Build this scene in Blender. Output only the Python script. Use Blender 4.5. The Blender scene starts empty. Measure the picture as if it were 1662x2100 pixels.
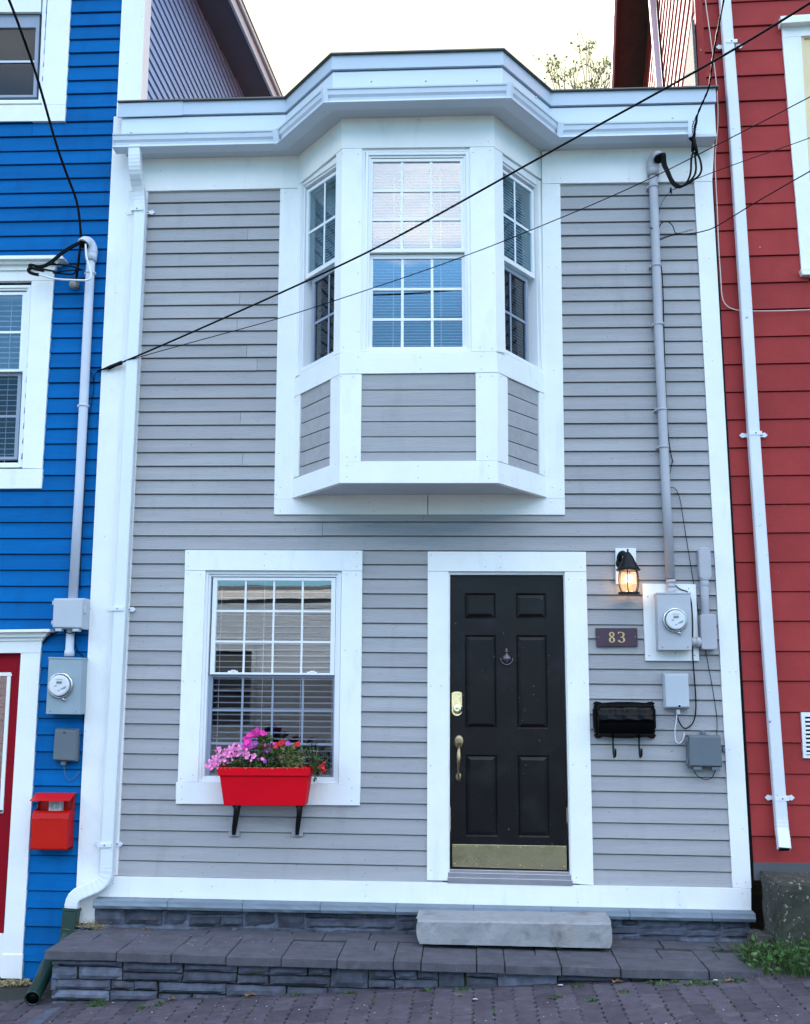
import bpy, bmesh, math, random
from math import sin, cos, tan, pi, radians, sqrt, atan2, hypot
from mathutils import Vector, Matrix, noise
R = random.Random(83)
SC = bpy.context.scene
COL = SC.collection

# ------------------------------------------------------------------ camera model (photo 1662 x 2100)
FPX, PITCH, YAW = 2187.0, radians(9.48), radians(3.4)
CAM = Vector((0, -7.5, 1.22))
cf = Vector((-sin(YAW)*cos(PITCH), cos(YAW)*cos(PITCH), sin(PITCH)))
cr = Vector((cos(YAW), sin(YAW), 0))
cu = cr.cross(cf)
def ray(px, py): return cf + cr*((px-831)/FPX) - cu*((py-1050)/FPX)
def at(px, py, y=0.0):                    # point of the plane y = const that the photo shows there
    d = ray(px, py); return CAM + d*((y-CAM.y)/d.y)
def onz(px, py, z):
    d = ray(px, py); return CAM + d*((z-CAM.z)/d.z)
TILT = -0.0083                            # the old house leans: its courses drop to the right
def gz(x, y=0): return -0.53 + 0.06*x + (0.012*(y+.7) if y < -.7 else 0)   # pavement climbs to the right

class Pl:                                 # a vertical plane; n points at the viewer
    def __init__(s, a, b):
        s.p = Vector((a[0], a[1], 0)); d = Vector((b[0]-a[0], b[1]-a[1], 0)); s.L = d.length
        s.u = d.normalized(); s.n = Vector((s.u.y, -s.u.x, 0))
    def w(s, t, z, off=0): return s.p + s.u*t + s.n*off + Vector((0, 0, z))
    def px(s, x, y, off=0):
        q = s.p + s.n*off; d = ray(x, y); return CAM + d*((q-CAM).dot(s.n)/d.dot(s.n))
    def tz(s, x, y, off=0):
        v = s.px(x, y, off); return ((v-s.p).dot(s.u), v.z)
WALL = Pl((0, 0), (1, 0))

# ------------------------------------------------------------------ mesh builder
class MB:
    def __init__(s): s.v = []; s.f = []; s.m = []; s.sm = []; s.k = 0
    def add(s, vs, fs, smooth=False, m=None):
        o = len(s.v); s.v += [Vector(v) for v in vs]
        for f in fs:
            s.f.append([i+o for i in f]); s.m.append(s.k if m is None else m); s.sm.append(smooth)
    def prism(s, a, b, smooth=False, caps=True):
        n = len(a); fs = [[i, (i+1) % n, n+(i+1) % n, n+i] for i in range(n)]
        if caps: fs += [list(range(n)), list(range(2*n-1, n-1, -1))]
        s.add(list(a)+list(b), fs, smooth)
    def plate(s, pl, pts, off=0, t=.02):
        a = [pl.px(x, y, off) for x, y in pts]; s.prism(a, [p - pl.n*t for p in a])
    def slab(s, pts, d): s.prism(pts, [Vector(p)+Vector(d) for p in pts])
    def box(s, x0, x1, y0, y1, z0, z1):
        s.prism([(x0,y0,z0),(x1,y0,z0),(x1,y0,z1),(x0,y0,z1)], [(x0,y1,z0),(x1,y1,z0),(x1,y1,z1),(x0,y1,z1)])
    def tube(s, pts, r, seg=8, w=None, rib=None):
        pts = [Vector(p) for p in pts]; n = len(pts); rings = []; up = None
        for i, p in enumerate(pts):
            t = (pts[min(i+1, n-1)]-pts[max(i-1, 0)]).normalized()
            if up is None:
                up = Vector((0, -1, 0)) if abs(t.y) < .9 else Vector((0, 0, 1))
            sd = t.cross(up).normalized(); up = sd.cross(t).normalized()
            rr = r[int(round(i*(len(r)-1)/(n-1)))] if isinstance(r, (list, tuple)) else r
            if w:                                         # rectangular section w x r
                c = .18; q = [(1,1-c),(1-c,1),(-1+c,1),(-1,1-c),(-1,-1+c),(-1+c,-1),(1-c,-1),(1,-1+c)]
                k = 1 if not rib else rib[i]
                rings.append([p + sd*(a*w/2*k) + up*(b*rr/2*k) for a, b in q])
            else:
                rings.append([p + sd*(cos(2*pi*j/seg)*rr) + up*(sin(2*pi*j/seg)*rr) for j in range(seg)])
        m = len(rings[0]); vs = [v for q in rings for v in q]; fs = []
        for i in range(n-1):
            for j in range(m): fs.append([i*m+j, i*m+(j+1) % m, (i+1)*m+(j+1) % m, (i+1)*m+j])
        s.add(vs, fs, not w); s.add(rings[0], [list(range(m))]); s.add(rings[-1], [list(range(m))])
    def lathe(s, o, ax, prof, seg=20, cap=True):
        o = Vector(o); ax = Vector(ax).normalized()
        e1 = ax.orthogonal().normalized(); e2 = ax.cross(e1); vs = []; fs = []
        for r_, h in prof:
            for j in range(seg):
                a = 2*pi*j/seg; vs.append(o + ax*h + e1*(cos(a)*r_) + e2*(sin(a)*r_))
        for i in range(len(prof)-1):
            for j in range(seg): fs.append([i*seg+j, i*seg+(j+1) % seg, (i+1)*seg+(j+1) % seg, (i+1)*seg+j])
        s.add(vs, fs, True)
        if cap:
            s.add(vs[:seg], [list(range(seg))]); s.add(vs[-seg:], [list(range(seg))])
    def disc(s, c, r, t=.002, seg=10): s.lathe(c, (0, -1, 0), [(r, 0), (r, t)], seg)

ORG = {}
def build(name, mb, mat, parent=None, label=None, bevel=0, sub=0, loc=None):
    me = bpy.data.meshes.new(name)
    o = bpy.data.objects.new(name, me); COL.objects.link(o)
    if parent is not None: org = ORG[parent.name]; o.parent = parent
    else:
        if loc is None:
            xs = [v.x for v in mb.v]; ys = [v.y for v in mb.v]; zs = [v.z for v in mb.v]
            loc = Vector(((min(xs)+max(xs))/2, (min(ys)+max(ys))/2, min(zs)))
        org = Vector(loc); o.location = org
    ORG[o.name] = org
    me.from_pydata([v-org for v in mb.v], [], mb.f)
    for p, m_, s_ in zip(me.polygons, mb.m, mb.sm): p.material_index = m_; p.use_smooth = s_
    b = bmesh.new(); b.from_mesh(me)
    bmesh.ops.remove_doubles(b, verts=b.verts, dist=1e-5)
    bmesh.ops.recalc_face_normals(b, faces=b.faces); b.to_mesh(me); b.free()
    for m_ in (mat if isinstance(mat, (list, tuple)) else [mat]): me.materials.append(m_)
    if label: o['label'] = label
    if bevel:
        q = o.modifiers.new('Bevel', 'BEVEL'); q.width = bevel; q.segments = 2; q.limit_method = 'ANGLE'; q.angle_limit = radians(35)
        q.harden_normals = False
    if sub:
        q = o.modifiers.new('Sub', 'SUBSURF'); q.levels = sub; q.render_levels = sub
    return o
def empty(name, loc, label, cat, group=None):
    o = bpy.data.objects.new(name, None); COL.objects.link(o); o.location = loc; o.empty_display_size = .2
    ORG[o.name] = Vector(loc); o['label'] = label; o['category'] = cat
    if group: o['group'] = group
    return o
def each(name, items, fn, m, par, **kw):        # every small piece an object of its own
    for it in items:
        mb = MB(); fn(mb, it); build(name, mb, m, par, **kw)
def tag(o, label=None, cat=None, group=None, kind=None):
    for k, v in (('label', label), ('category', cat), ('group', group), ('kind', kind)):
        if v: o[k] = v
    return o

# ------------------------------------------------------------------ materials
def mat(name, c, rough=.6, var=.08, vs=6, bump=0, bs=60, stretch=None, metal=0, spec=.5, c2=None, c2f=(.55, .7), c2s=3, island=0, coat=0, specks=None, dirt=None, dstretch=None):
    m = bpy.data.materials.new(name); m.use_nodes = True; nt = m.node_tree; N = nt.nodes; L = nt.links
    B = N['Principled BSDF']; B.inputs['Roughness'].default_value = rough; B.inputs['Metallic'].default_value = metal
    B.inputs['Specular IOR Level'].default_value = spec; B.inputs['Coat Weight'].default_value = coat
    tc = N.new('ShaderNodeTexCoord'); mp = N.new('ShaderNodeMapping'); L.new(tc.outputs['Object'], mp.inputs[0])
    if stretch: mp.inputs['Scale'].default_value = stretch
    def noi(s, det=5, coord=None):
        n = N.new('ShaderNodeTexNoise'); n.inputs['Scale'].default_value = s; n.inputs['Detail'].default_value = det
        n.inputs['Roughness'].default_value = .62; L.new(coord or mp.outputs[0], n.inputs['Vector']); return n
    def mixc(f, a, b, mode='MIX'):
        x = N.new('ShaderNodeMix'); x.data_type = 'RGBA'; x.blend_type = mode
        for i, v in ((0, f), (6, a), (7, b)):
            if hasattr(v, 'default_value') or hasattr(v, 'links'): L.new(v, x.inputs[i])
            else: x.inputs[i].default_value = v if i == 0 else (*v, 1)
        return x.outputs[2]
    def ramp(src, a, b):
        r_ = N.new('ShaderNodeMapRange'); L.new(src, r_.inputs[0]); r_.inputs[1].default_value = a; r_.inputs[2].default_value = b
        return r_.outputs[0]
    n1 = noi(vs); f = ramp(n1.outputs[0], .3, .7)
    col = mixc(f, tuple(x*(1-var) for x in c), tuple(min(1, x*(1+var)) for x in c))
    if c2:
        n2 = noi(c2s, 7, tc.outputs['Object']); col = mixc(ramp(n2.outputs[0], *c2f), col, c2)
    if island:
        g = N.new('ShaderNodeNewGeometry'); hv = N.new('ShaderNodeMapRange'); L.new(g.outputs['Random Per Island'], hv.inputs[0])
        hv.inputs[3].default_value = 1-island; hv.inputs[4].default_value = 1+island
        cb = N.new('ShaderNodeCombineColor')
        for i in range(3): L.new(hv.outputs[0], cb.inputs[i])
        col = mixc(1.0, col, cb.outputs[0], 'MULTIPLY')
    if specks:                                             # (colour, scale, threshold)
        vo = N.new('ShaderNodeTexNoise'); vo.inputs['Scale'].default_value = specks[1]; vo.inputs['Detail'].default_value = 2
        L.new(tc.outputs['Object'], vo.inputs['Vector']); col = mixc(ramp(vo.outputs[0], specks[2], specks[2]+.04), col, specks[0])
    if dirt:                                               # (colour, scale, lo, hi)
        mp2 = N.new('ShaderNodeMapping'); L.new(tc.outputs['Object'], mp2.inputs[0]); mp2.inputs['Scale'].default_value = dstretch or (1, 1, 1); n3 = noi(dirt[1], 8, mp2.outputs[0]); col = mixc(ramp(n3.outputs[0], dirt[2], dirt[3]), col, dirt[0])
    L.new(col, B.inputs['Base Color'])
    if bump:
        nb = noi(bs, 6); bp = N.new('ShaderNodeBump'); bp.inputs['Strength'].default_value = bump; bp.inputs['Distance'].default_value = .004
        L.new(nb.outputs[0], bp.inputs['Height']); L.new(bp.outputs[0], B.inputs['Normal'])
    return m
M = {}
M['gray'] = mat('gray_paint', (.35, .342, .348), .62, .08, 4, .7, 30, (.35, 4, 4), island=.07, spec=.25, specks=((.16, .15, .15), 55, .725), dirt=((.27, .26, .255), 2.2, .56, .92), dstretch=(2.5, 2.5, .6))
M['white'] = mat('white_trim_paint', (.84, .84, .82), .55, .03, 5, .4, 60, (1, 1, 1), island=.02, spec=.3, dirt=((.64, .66, .64), 3, .58, .92), dstretch=(3, 3, .6))
M['vinyl'] = mat('white_vinyl', (.80, .81, .82), .35, .01, 3)
M['sash'] = mat('screen_dimmed_sash', (.26, .30, .38), .4, .02, 3)  # insect screen's dimming of the white sash is put into this colour
M['blue'] = mat('blue_paint', (.0015, .112, .33), .6, .10, 4, .6, 30, (.35, 4, 4), island=.09, spec=.06, dirt=((.004, .07, .22), 2.5, .52, .85), dstretch=(2.5, 2.5, .6))
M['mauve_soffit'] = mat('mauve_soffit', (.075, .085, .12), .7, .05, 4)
M['mauve'] = mat('mauve_siding', (.24, .38, .62), .5, .05, 4, .3, 30)
M['red'] = mat('red_paint', (.33, .040, .038), .65, .10, 4, .4, 50, island=.08, spec=.12, specks=((.55, .35, .33), 30, .77))
M['redgloss'] = mat('glossy_red_siding', (.33, .035, .04), .28, .06, 5, .3, 30, spec=.9)
M['fasc'] = mat('fascia_metal', (.44, .52, .60), .4, .03, 2, .05, 10)
M['fasc2'] = mat('fascia_lower', (.60, .67, .72), .42, .03, 2, .05, 10)
M['gutter'] = mat('gutter_paint', (.60, .65, .72), .33, .04, 3, 0, dirt=((.25, .25, .2), 6, .66, .85))
M['soffit'] = mat('soffit_paint', (.55, .58, .62), .6, .04, 3, .1, 40)
M['spout'] = mat('downspout_enamel', (.72, .75, .78), .35, .03, 3, .1, 20)
M['spout_old'] = mat('peeling_downspout', (.68, .70, .74), .4, .04, 3, .1, 20, dirt=((.2, .2, .2), 14, .66, .72))
M['roof'] = mat('roof_felt', (.06, .055, .05), .9, .2, 10)
M['drip'] = mat('drip_edge', (.10, .095, .085), .7, .2, 10)
M['conduit'] = mat('conduit_gray', (.40, .40, .43), .5, .06, 5, .1, 40, dirt=((.5, .42, .3), 7, .66, .9))
M['conduit2'] = mat('pvc_pipe', (.55, .58, .66), .4, .04, 4)
M['metal'] = mat('meter_box_paint', (.42, .43, .46), .42, .05, 5, .05, 40, specks=((.2, .12, .06), 30, .74), dirt=((.5, .38, .16), 5, .68, .85))
M['metalblue'] = mat('blue_gray_box_paint', (.27, .34, .38), .45, .05, 5, .05, 40)
M['boxlight'] = mat('pale_gray_plastic', (.45, .48, .52), .45, .03, 5)
M['boxdark'] = mat('slate_gray_plastic', (.11, .135, .155), .5, .05, 5, .05, 50)
M['chrome'] = mat('steel_ring', (.6, .6, .6), .2, .02, 5, metal=1)
M['dialw'] = mat('dial_white', (.75, .77, .78), .4, .01, 4)
M['lcd'] = mat('lcd', (.32, .36, .3), .3, .02, 4)
M['ink'] = mat('ink', (.08, .08, .09), .6, .05, 4)
M['black'] = mat('black_rubber', (.002, .002, .0025), .5, .1, 20, spec=.12)
M['blackiron'] = mat('black_iron', (.005, .005, .006), .4, .1, 20, .2, 40, spec=.25)
M['blackgloss'] = mat('glossy_black_enamel', (.0015, .0015, .002), .2, .1, 20, .2, 14, spec=.12)
M['door'] = mat('black_door_paint', (.0045, .0035, .0038), .34, .35, 3, .2, 40, specks=((.07, .075, .10), 30, .705), spec=.25, dirt=((.011, .0105, .013), 4, .5, .7))
M['brass'] = mat('polished_brass', (1.0, .90, .54), .12, .05, 5, .5, 5, metal=1, dirt=((.75, .66, .36), 7, .5, .7))
M['brassold'] = mat('worn_brass', (.36, .27, .15), .35, .25, 25, .2, 60, metal=1)
M['bronze'] = mat('tarnished_bronze', (.13, .11, .13), .45, .3, 40, .2, 60, metal=.7)
M['alu'] = mat('threshold_aluminium', (.42, .42, .45), .35, .08, 8, metal=.8)
M['reddoor'] = mat('red_door_paint', (.26, .004, .012), .5, .08, 3, spec=.1)
M['boxred'] = mat('red_mailbox_enamel', (.52, .008, .004), .3, .05, 6, .05, 30, spec=.25)
M['planter'] = mat('red_planter_plastic', (.66, .002, .012), .6, .05, 5, .08, 60, spec=.1)
M['sign'] = mat('plum_sign_paint', (.055, .022, .042), .45, .1, 20, specks=((.3, .2, .15), 40, .75))
M['gold'] = mat('gold_leaf', (.62, .44, .18), .45, .08, 60)
M['paper'] = mat('newspaper', (.55, .55, .54), .8, .25, 90)
M['greenpipe'] = mat('green_drain_plastic', (.006, .032, .023), .45, .15, 12)
M['ledge'] = mat('blue_gray_ledge_stone', (.17, .21, .25), .75, .12, 5, .6, 30, island=.06, dirt=((.11, .15, .14), 4, .6, .8))
M['stone'] = mat('dark_slate_stone', (.085, .095, .128), .8, .4, 14, 1.0, 35, island=.45, dirt=((.14, .12, .13), 5, .58, .8))
M['cap'] = mat('capstone_concrete', (.074, .070, .083), .85, .28, 11, .9, 90, island=.2, dirt=((.16, .16, .17), 9, .6, .85), specks=((.2, .19, .19), 60, .72))
M['paver'] = mat('plum_paver_concrete', (.068, .054, .068), .88, .3, 14, .9, 110, island=.26, dirt=((.17, .15, .165), 6, .62, .85), specks=((.22, .2, .21), 70, .73))
M['joint'] = mat('joint_soil', (.022, .023, .017), .95, .3, 20, .8, 50, c2=(.03, .05, .012), c2f=(.5, .6), c2s=4)
M['asphalt'] = mat('street_asphalt', (.05, .05, .052), .9, .2, 8, .6, 80)
M['slab'] = mat('step_granite', (.28, .28, .285), .8, .12, 9, .9, 70, dirt=((.14, .13, .125), 5, .56, .72), c2=(.29, .26, .25), c2s=4)
M['block'] = mat('old_mossy_concrete', (.05, .048, .04), .92, .35, 14, 1.0, 45, c2=(.028, .032, .018), c2f=(.45, .6), c2s=2.2, specks=((.24, .20, .17), 38, .63))
M['leaf'] = mat('leaf_green', (.06, .10, .02), .5, .45, 30, island=.45)
M['leaf2'] = mat('leaf_light', (.16, .20, .05), .5, .3, 30, island=.35)
M['leafdark'] = mat('leaf_dark', (.012, .018, .014), .5, .4, 30, island=.4)
M['grass'] = mat('grass_green', (.045, .105, .02), .6, .4, 8, island=.5)
M['straw'] = mat('straw', (.30, .24, .13), .8, .3, 20, island=.3)
M['dry'] = mat('dry_leaf', (.22, .12, .05), .8, .3, 40, island=.2)
M['pink'] = mat('pink_petals', (.88, .24, .52), .6, .15, 60, island=.3)
M['magenta'] = mat('magenta_petals', (.72, .02, .32), .6, .2, 60, island=.2)
M['purple'] = mat('lilac_petals', (.50, .12, .55), .6, .2, 60, island=.2)
M['redpetal'] = mat('red_petals', (.55, .01, .008), .6, .25, 60, island=.3)
M['bark'] = mat('bark', (.07, .055, .04), .9, .3, 12, .8, 20)
M['treeleaf'] = mat('tree_leaf', (.26, .29, .08), .6, .3, 5, island=.4)
M['cream'] = mat('cream_blind', (.78, .62, .36), .7, .04, 3)
M['slat'] = mat('blind_slat', (.74, .74, .74), .5, .02, 3)
M['slatbeige'] = mat('wooden_blind_slat', (.85, .80, .74), .5, .03, 3)
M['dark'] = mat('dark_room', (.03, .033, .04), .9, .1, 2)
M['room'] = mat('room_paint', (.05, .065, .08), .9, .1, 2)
M['beige'] = mat('beige_clapboard', (.20, .235, .30), .6, .05, 3)
M['ceramic'] = mat('insulator', (.30, .27, .24), .4, .3, 40)
M['cream_cable'] = mat('cream_cable', (.62, .5, .44), .5, .05, 8)
M['wcable'] = mat('white_cable', (.72, .74, .76), .4, .05, 8)
M['wood_old'] = mat('weathered_wood', (.09, .085, .08), .9, .35, 5, .8, 20, (1, 1, 8))
M['fil'] = mat('filler_mark', (.42, .43, .44), .7, .1, 20)
def glass(name, refl, tint, rough=.01):
    m = bpy.data.materials.new(name); m.use_nodes = True; N = m.node_tree.nodes; L = m.node_tree.links; N.clear()
    o = N.new('ShaderNodeOutputMaterial'); mx = N.new('ShaderNodeMixShader'); tr = N.new('ShaderNodeBsdfTransparent'); gl = N.new('ShaderNodeBsdfGlossy')
    gl.inputs['Roughness'].default_value = rough; tr.inputs[0].default_value = (*tint, 1)
    lw = N.new('ShaderNodeLayerWeight'); lw.inputs[0].default_value = .5; fr = N.new('ShaderNodeMath'); fr.operation = 'POWER'; fr.inputs[1].default_value = 4; L.new(lw.outputs['Facing'], fr.inputs[0]); mr = N.new('ShaderNodeMapRange')
    mr.inputs[1].default_value = 0; mr.inputs[2].default_value = 1; mr.inputs[3].default_value = refl; mr.inputs[4].default_value = 1
    L.new(fr.outputs[0], mr.inputs[0]); L.new(mr.outputs[0], mx.inputs[0]); L.new(tr.outputs[0], mx.inputs[1]); L.new(gl.outputs[0], mx.inputs[2]); L.new(mx.outputs[0], o.inputs[0])
    tc = N.new('ShaderNodeTexCoord'); n = N.new('ShaderNodeTexNoise'); n.inputs['Scale'].default_value = 2.2; b = N.new('ShaderNodeBump')
    b.inputs['Strength'].default_value = .02; b.inputs['Distance'].default_value = .02
    L.new(tc.outputs['Object'], n.inputs[0]); L.new(n.outputs[0], b.inputs['Height']); L.new(b.outputs[0], gl.inputs['Normal'])
    return m
M['glass'] = glass('window_glass', .17, (.82, .88, .92))
M['glassdim'] = glass('screened_glass', .05, (.72, .76, .82))
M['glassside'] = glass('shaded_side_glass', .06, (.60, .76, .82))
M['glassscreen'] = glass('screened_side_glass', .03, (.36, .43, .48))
M['glassclear'] = glass('clear_glass', .02, (.95, .95, .95))
def emis(name, c, s):
    m = bpy.data.materials.new(name); m.use_nodes = True; B = m.node_tree.nodes['Principled BSDF']
    B.inputs['Base Color'].default_value = (*c, 1); B.inputs['Emission Color'].default_value = (*c, 1); B.inputs['Emission Strength'].default_value = s
    return m
M['bulb'] = emis('lit_bulb', (1, .80, .48), .45)
M['bulbtube'] = emis('candle_tube', (1, .50, .2), .08)
def frosty(name, c):
    m = bpy.data.materials.new(name); m.use_nodes = True; N = m.node_tree.nodes; L = m.node_tree.links; N.clear()
    o = N.new('ShaderNodeOutputMaterial'); mx = N.new('ShaderNodeMixShader'); tr = N.new('ShaderNodeBsdfTransparent'); tl = N.new('ShaderNodeBsdfTranslucent')
    tr.inputs[0].default_value = (1, .93, .85, 1); tl.inputs[0].default_value = (*c, 1); mx.inputs[0].default_value = .18
    L.new(tr.outputs[0], mx.inputs[1]); L.new(tl.outputs[0], mx.inputs[2]); L.new(mx.outputs[0], o.inputs[0]); return m
M['lampglass'] = frosty('seeded_lamp_glass', (.8, .68, .6))

# ------------------------------------------------------------------ clapboards on any vertical plane
def clap(mb, pl, tL, tR, lines, holes=(), proud=.017, groove=.0085, joints=.07, seed=1):
    rr = random.Random(seed)
    def zz(k, t): a, b = lines[k]; return a + (b-a)*(t-tL)/(tR-tL)
    for k in range(len(lines)-1):                       # lines run top to bottom: course k between k and k+1
        zm = (zz(k, (tL+tR)/2)+zz(k+1, (tL+tR)/2))/2
        segs = [(tL, tR)]
        for h in holes:
            if h[2] < zm < h[3]:
                new = []
                for a, b in segs:
                    if h[1] <= a or h[0] >= b: new.append((a, b)); continue
                    if h[0] > a: new.append((a, h[0]))
                    if h[1] < b: new.append((h[1], b))
                segs = new
        out = []
        for a, b in segs:
            x = a
            while b-x > 1.2 and rr.random() < joints*4:
                c = x + rr.uniform(.8, min(3.2, b-x-.2)) if b-x-.2 > .8 else None
                if c is None: break
                out.append((x, c-.0012)); x = c+.0012
            out.append((x, b))
        for a, b in out:
            j = rr.uniform(-.0012, .0012); j2 = rr.uniform(-.0012, .0012); p = proud*rr.uniform(.85, 1.12)
            prof = lambda t, dj: [(zz(k+1, t)+dj, p), (zz(k, t)-groove, .004), (zz(k, t)-groove, -.012), (zz(k, t)+.006, -.012), (zz(k, t)+.006, -.02), (zz(k+1, t)+dj, -.02)]
            mb.prism([pl.w(a, z, o) for z, o in prof(a, j)], [pl.w(b, z, o) for z, o in prof(b, j2)])
def lines_from(pl, top, bot, n, tL, tR, ext=0, extb=0, jit=.0022, seed=3):
    """top/bot: two photo points each on the first and last course line, n courses between them"""
    rr = random.Random(seed)
    def ln(p):
        (t0, z0), (t1, z1) = pl.tz(*p[0]), pl.tz(*p[1]); s = (z1-z0)/(t1-t0)
        return z0+s*(tL-t0), z0+s*(tR-t0)
    a, b = ln(top), ln(bot); out = []
    for k in range(-ext, n+1+extb):
        f = k/n; j = rr.uniform(-jit, jit); out.append((a[0]+(b[0]-a[0])*f+j, a[1]+(b[1]-a[1])*f+j+rr.uniform(-jit, jit)*.6))
    return out
def sheath(mb, xL, xR, z0, z1, holes, y0=.022, y1=.05):  # boards behind the siding, with the same openings
    zs = sorted({z0, z1, *[v for h in holes for v in h[2:]]})
    for a, b in zip(zs, zs[1:]):
        zm = (a+b)/2; segs = [(xL, xR)]
        for h in holes:
            if h[2] < zm < h[3]:
                segs = [q for s_ in segs for q in ([(s_[0], min(h[0], s_[1]))] if h[0] > s_[0] else []) + ([(max(h[1], s_[0]), s_[1])] if h[1] < s_[1] else [])]
        for c, d in segs:
            if d > c: mb.box(c, d, y0, y1, a, b)
def nails(mb, pl, pts, off, k=1):
    mb.k = k
    for x, y in pts: mb.lathe(pl.px(x, y, off-.001), pl.n, [(.0045, 0), (.004, .002)], 7)
    mb.k = 0

# ------------------------------------------------------------------ windows
class Patch:
    def __init__(s, pl, pts, off):                      # pts: tl, tr, br, bl in photo pixels
        s.pl = pl; s.c = [pl.px(x, y, off) for x, y in pts]; s.W = (s.c[1]-s.c[0]).length; s.H = (s.c[0]-s.c[3]).length
    def p(s, u, v, o=0):
        tl, tr, br, bl = s.c; return (bl*(1-u)+br*u)*(1-v) + (tl*(1-u)+tr*u)*v + s.pl.n*o
    def bar(s, mb, u0, u1, v0, v1, o1, o0):
        q = [(u0, v0), (u1, v0), (u1, v1), (u0, v1)]; mb.prism([s.p(u, v, o1) for u, v in q], [s.p(u, v, o0) for u, v in q])
    def ring(s, mb, u0, u1, v0, v1, wu, wv, o1, o0, wb=None):
        wb = wb or wv
        s.bar(mb, u0, u0+wu, v0, v1, o1, o0); s.bar(mb, u1-wu, u1, v0, v1, o1, o0)
        s.bar(mb, u0+wu, u1-wu, v1-wv, v1, o1-.0005, o0); s.bar(mb, u0+wu, u1-wu, v0, v0+wb, o1-.0005, o0)
def dh_window(root, P, ug, lg, cols, rows, name='window', room=None, low='glassdim', blind=None, mun_low='sash', mun=.018, glabel=None, up='glass', d=.0, lows='sash', upm='vinyl', sill=True, bo=.135, bu=(.035, .965), liner=False):
    W, H = P.W, P.H; mb = MB()
    # outer frame with a step
    P.ring(mb, 0, 1, 0, 1, .022/W, .022/H, d, d-.10); P.ring(mb, .022/W, 1-.022/W, .022/H, 1-.022/H, .016/W, .016/H, d-.012, d-.10)
    U = (ug[0]-.02/W, ug[1]+.02/W)
    vm = (ug[2]+lg[3])/2
    P.ring(mb, U[0]-.012/W, U[1]+.012/W, vm+.003/H, ug[3]+.022/H, ug[0]-U[0]+.012/W, .022/H, d-.020, d-.05, wb=ug[2]-vm-.003/H)
    fr = build(name, mb, M[upm], root, glabel, bevel=.002)
    mb = MB(); L = (lg[0]-.03/W, lg[1]+.03/W)
    P.ring(mb, L[0], L[1], max(.012, lg[2]-.02/H), vm+.001/H, .03/W, vm+.001/H-lg[3], d-.052, d-.082, wb=lg[2]-max(.012, lg[2]-.02/H)); build('lower_sash', mb, M[lows], fr, bevel=.002)
    for g, o, mt in ((ug, d-.034, up), (lg, d-.066, low)):
        mb = MB(); P.bar(mb, g[0]-.004, g[1]+.004, g[2]-.002, g[3]+.002, o, o-.004); build('pane', mb, M[mt], fr)
    for g, o, mt in ((ug, d-.028, upm), (lg, d-.060, mun_low)):
        mb = MB(); hw = mun/2/W; hh = mun/2/H
        for i in range(1, cols):
            u = g[0]+(g[1]-g[0])*i/cols; P.bar(mb, u-hw, u+hw, g[2]-.001, g[3]+.001, o, o-.004)
        for j in range(1, rows):
            v = g[2]+(g[3]-g[2])*j/rows; P.bar(mb, g[0]-.001, g[1]+.001, v-hh, v+hh, o+.001, o-.0045)
        build('glazing_bars', mb, M[mt], fr)
    if blind:
        pitch, dep, ang, mt, cords = blind; mb = MB(); n = int(H/pitch); o = d-bo
        for i in range(1, n):
            z = i*pitch/H; dz = dep*sin(ang)/2/H; do = dep*cos(ang)/2; th = (.0045 if pitch > .03 else .0028)/H; j = R.uniform(-.0015, .0015)/H
            q = [(z-dz+j, o+do), (z+dz+j, o-do), (z+dz+th+j, o-do), (z-dz+th+j, o+do)]
            mb.prism([P.p(bu[0], a, b) for a, b in q], [P.p(bu[1], a, b) for a, b in q])
        P.bar(mb, bu[0], bu[1], .955, .985, o+.02, o-.02)
        for c in cords: P.bar(mb, c-.002/W, c+.002/W, .01, .96, o+dep*.5*cos(ang)+.003, o+dep*.5*cos(ang)+.001)
        build('blind', mb, M[mt], fr)
    if liner:                                           # pale jamb lining between the sash and the room
        mb = MB(); P.bar(mb, -.035, -.005, -.02, 1.02, d-.10, d-.22); P.bar(mb, 1.005, 1.03, -.02, 1.02, d-.10, d-.16); P.bar(mb, -.035, 1.03, -.045, -.02, d-.10, d-.2); P.bar(mb, -.035, 1.03, 1.02, 1.045, d-.10, d-.2); build('jamb_lining', mb, M['vinyl'], fr)
    if room:                                            # the room behind: sides, floor, ceiling and back wall
        mb = MB(); e = .25; D = 1.6
        def q(a): mb.add([P.p(*v) for v in a], [[0, 1, 2, 3]])
        u0, u1, v0, v1, oo, ob = -.02, 1.02, -.01, 1.01, d-.09, d-D
        q([(u0, v0, oo), (u0, v1, oo), (u0, v1, ob), (u0, v0, ob)]); q([(u1, v0, oo), (u1, v1, oo), (u1, v1, ob), (u1, v0, ob)])
        q([(u0, v0, oo), (u1, v0, oo), (u1, v0, ob), (u0, v0, ob)]); q([(u0, v1, oo), (u1, v1, oo), (u1, v1, ob), (u0, v1, ob)])
        q([(u0, v0, ob), (u1, v0, ob), (u1, v1, ob), (u0, v1, ob)]); build('room_behind', mb, M[room], fr)
    return fr

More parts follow.
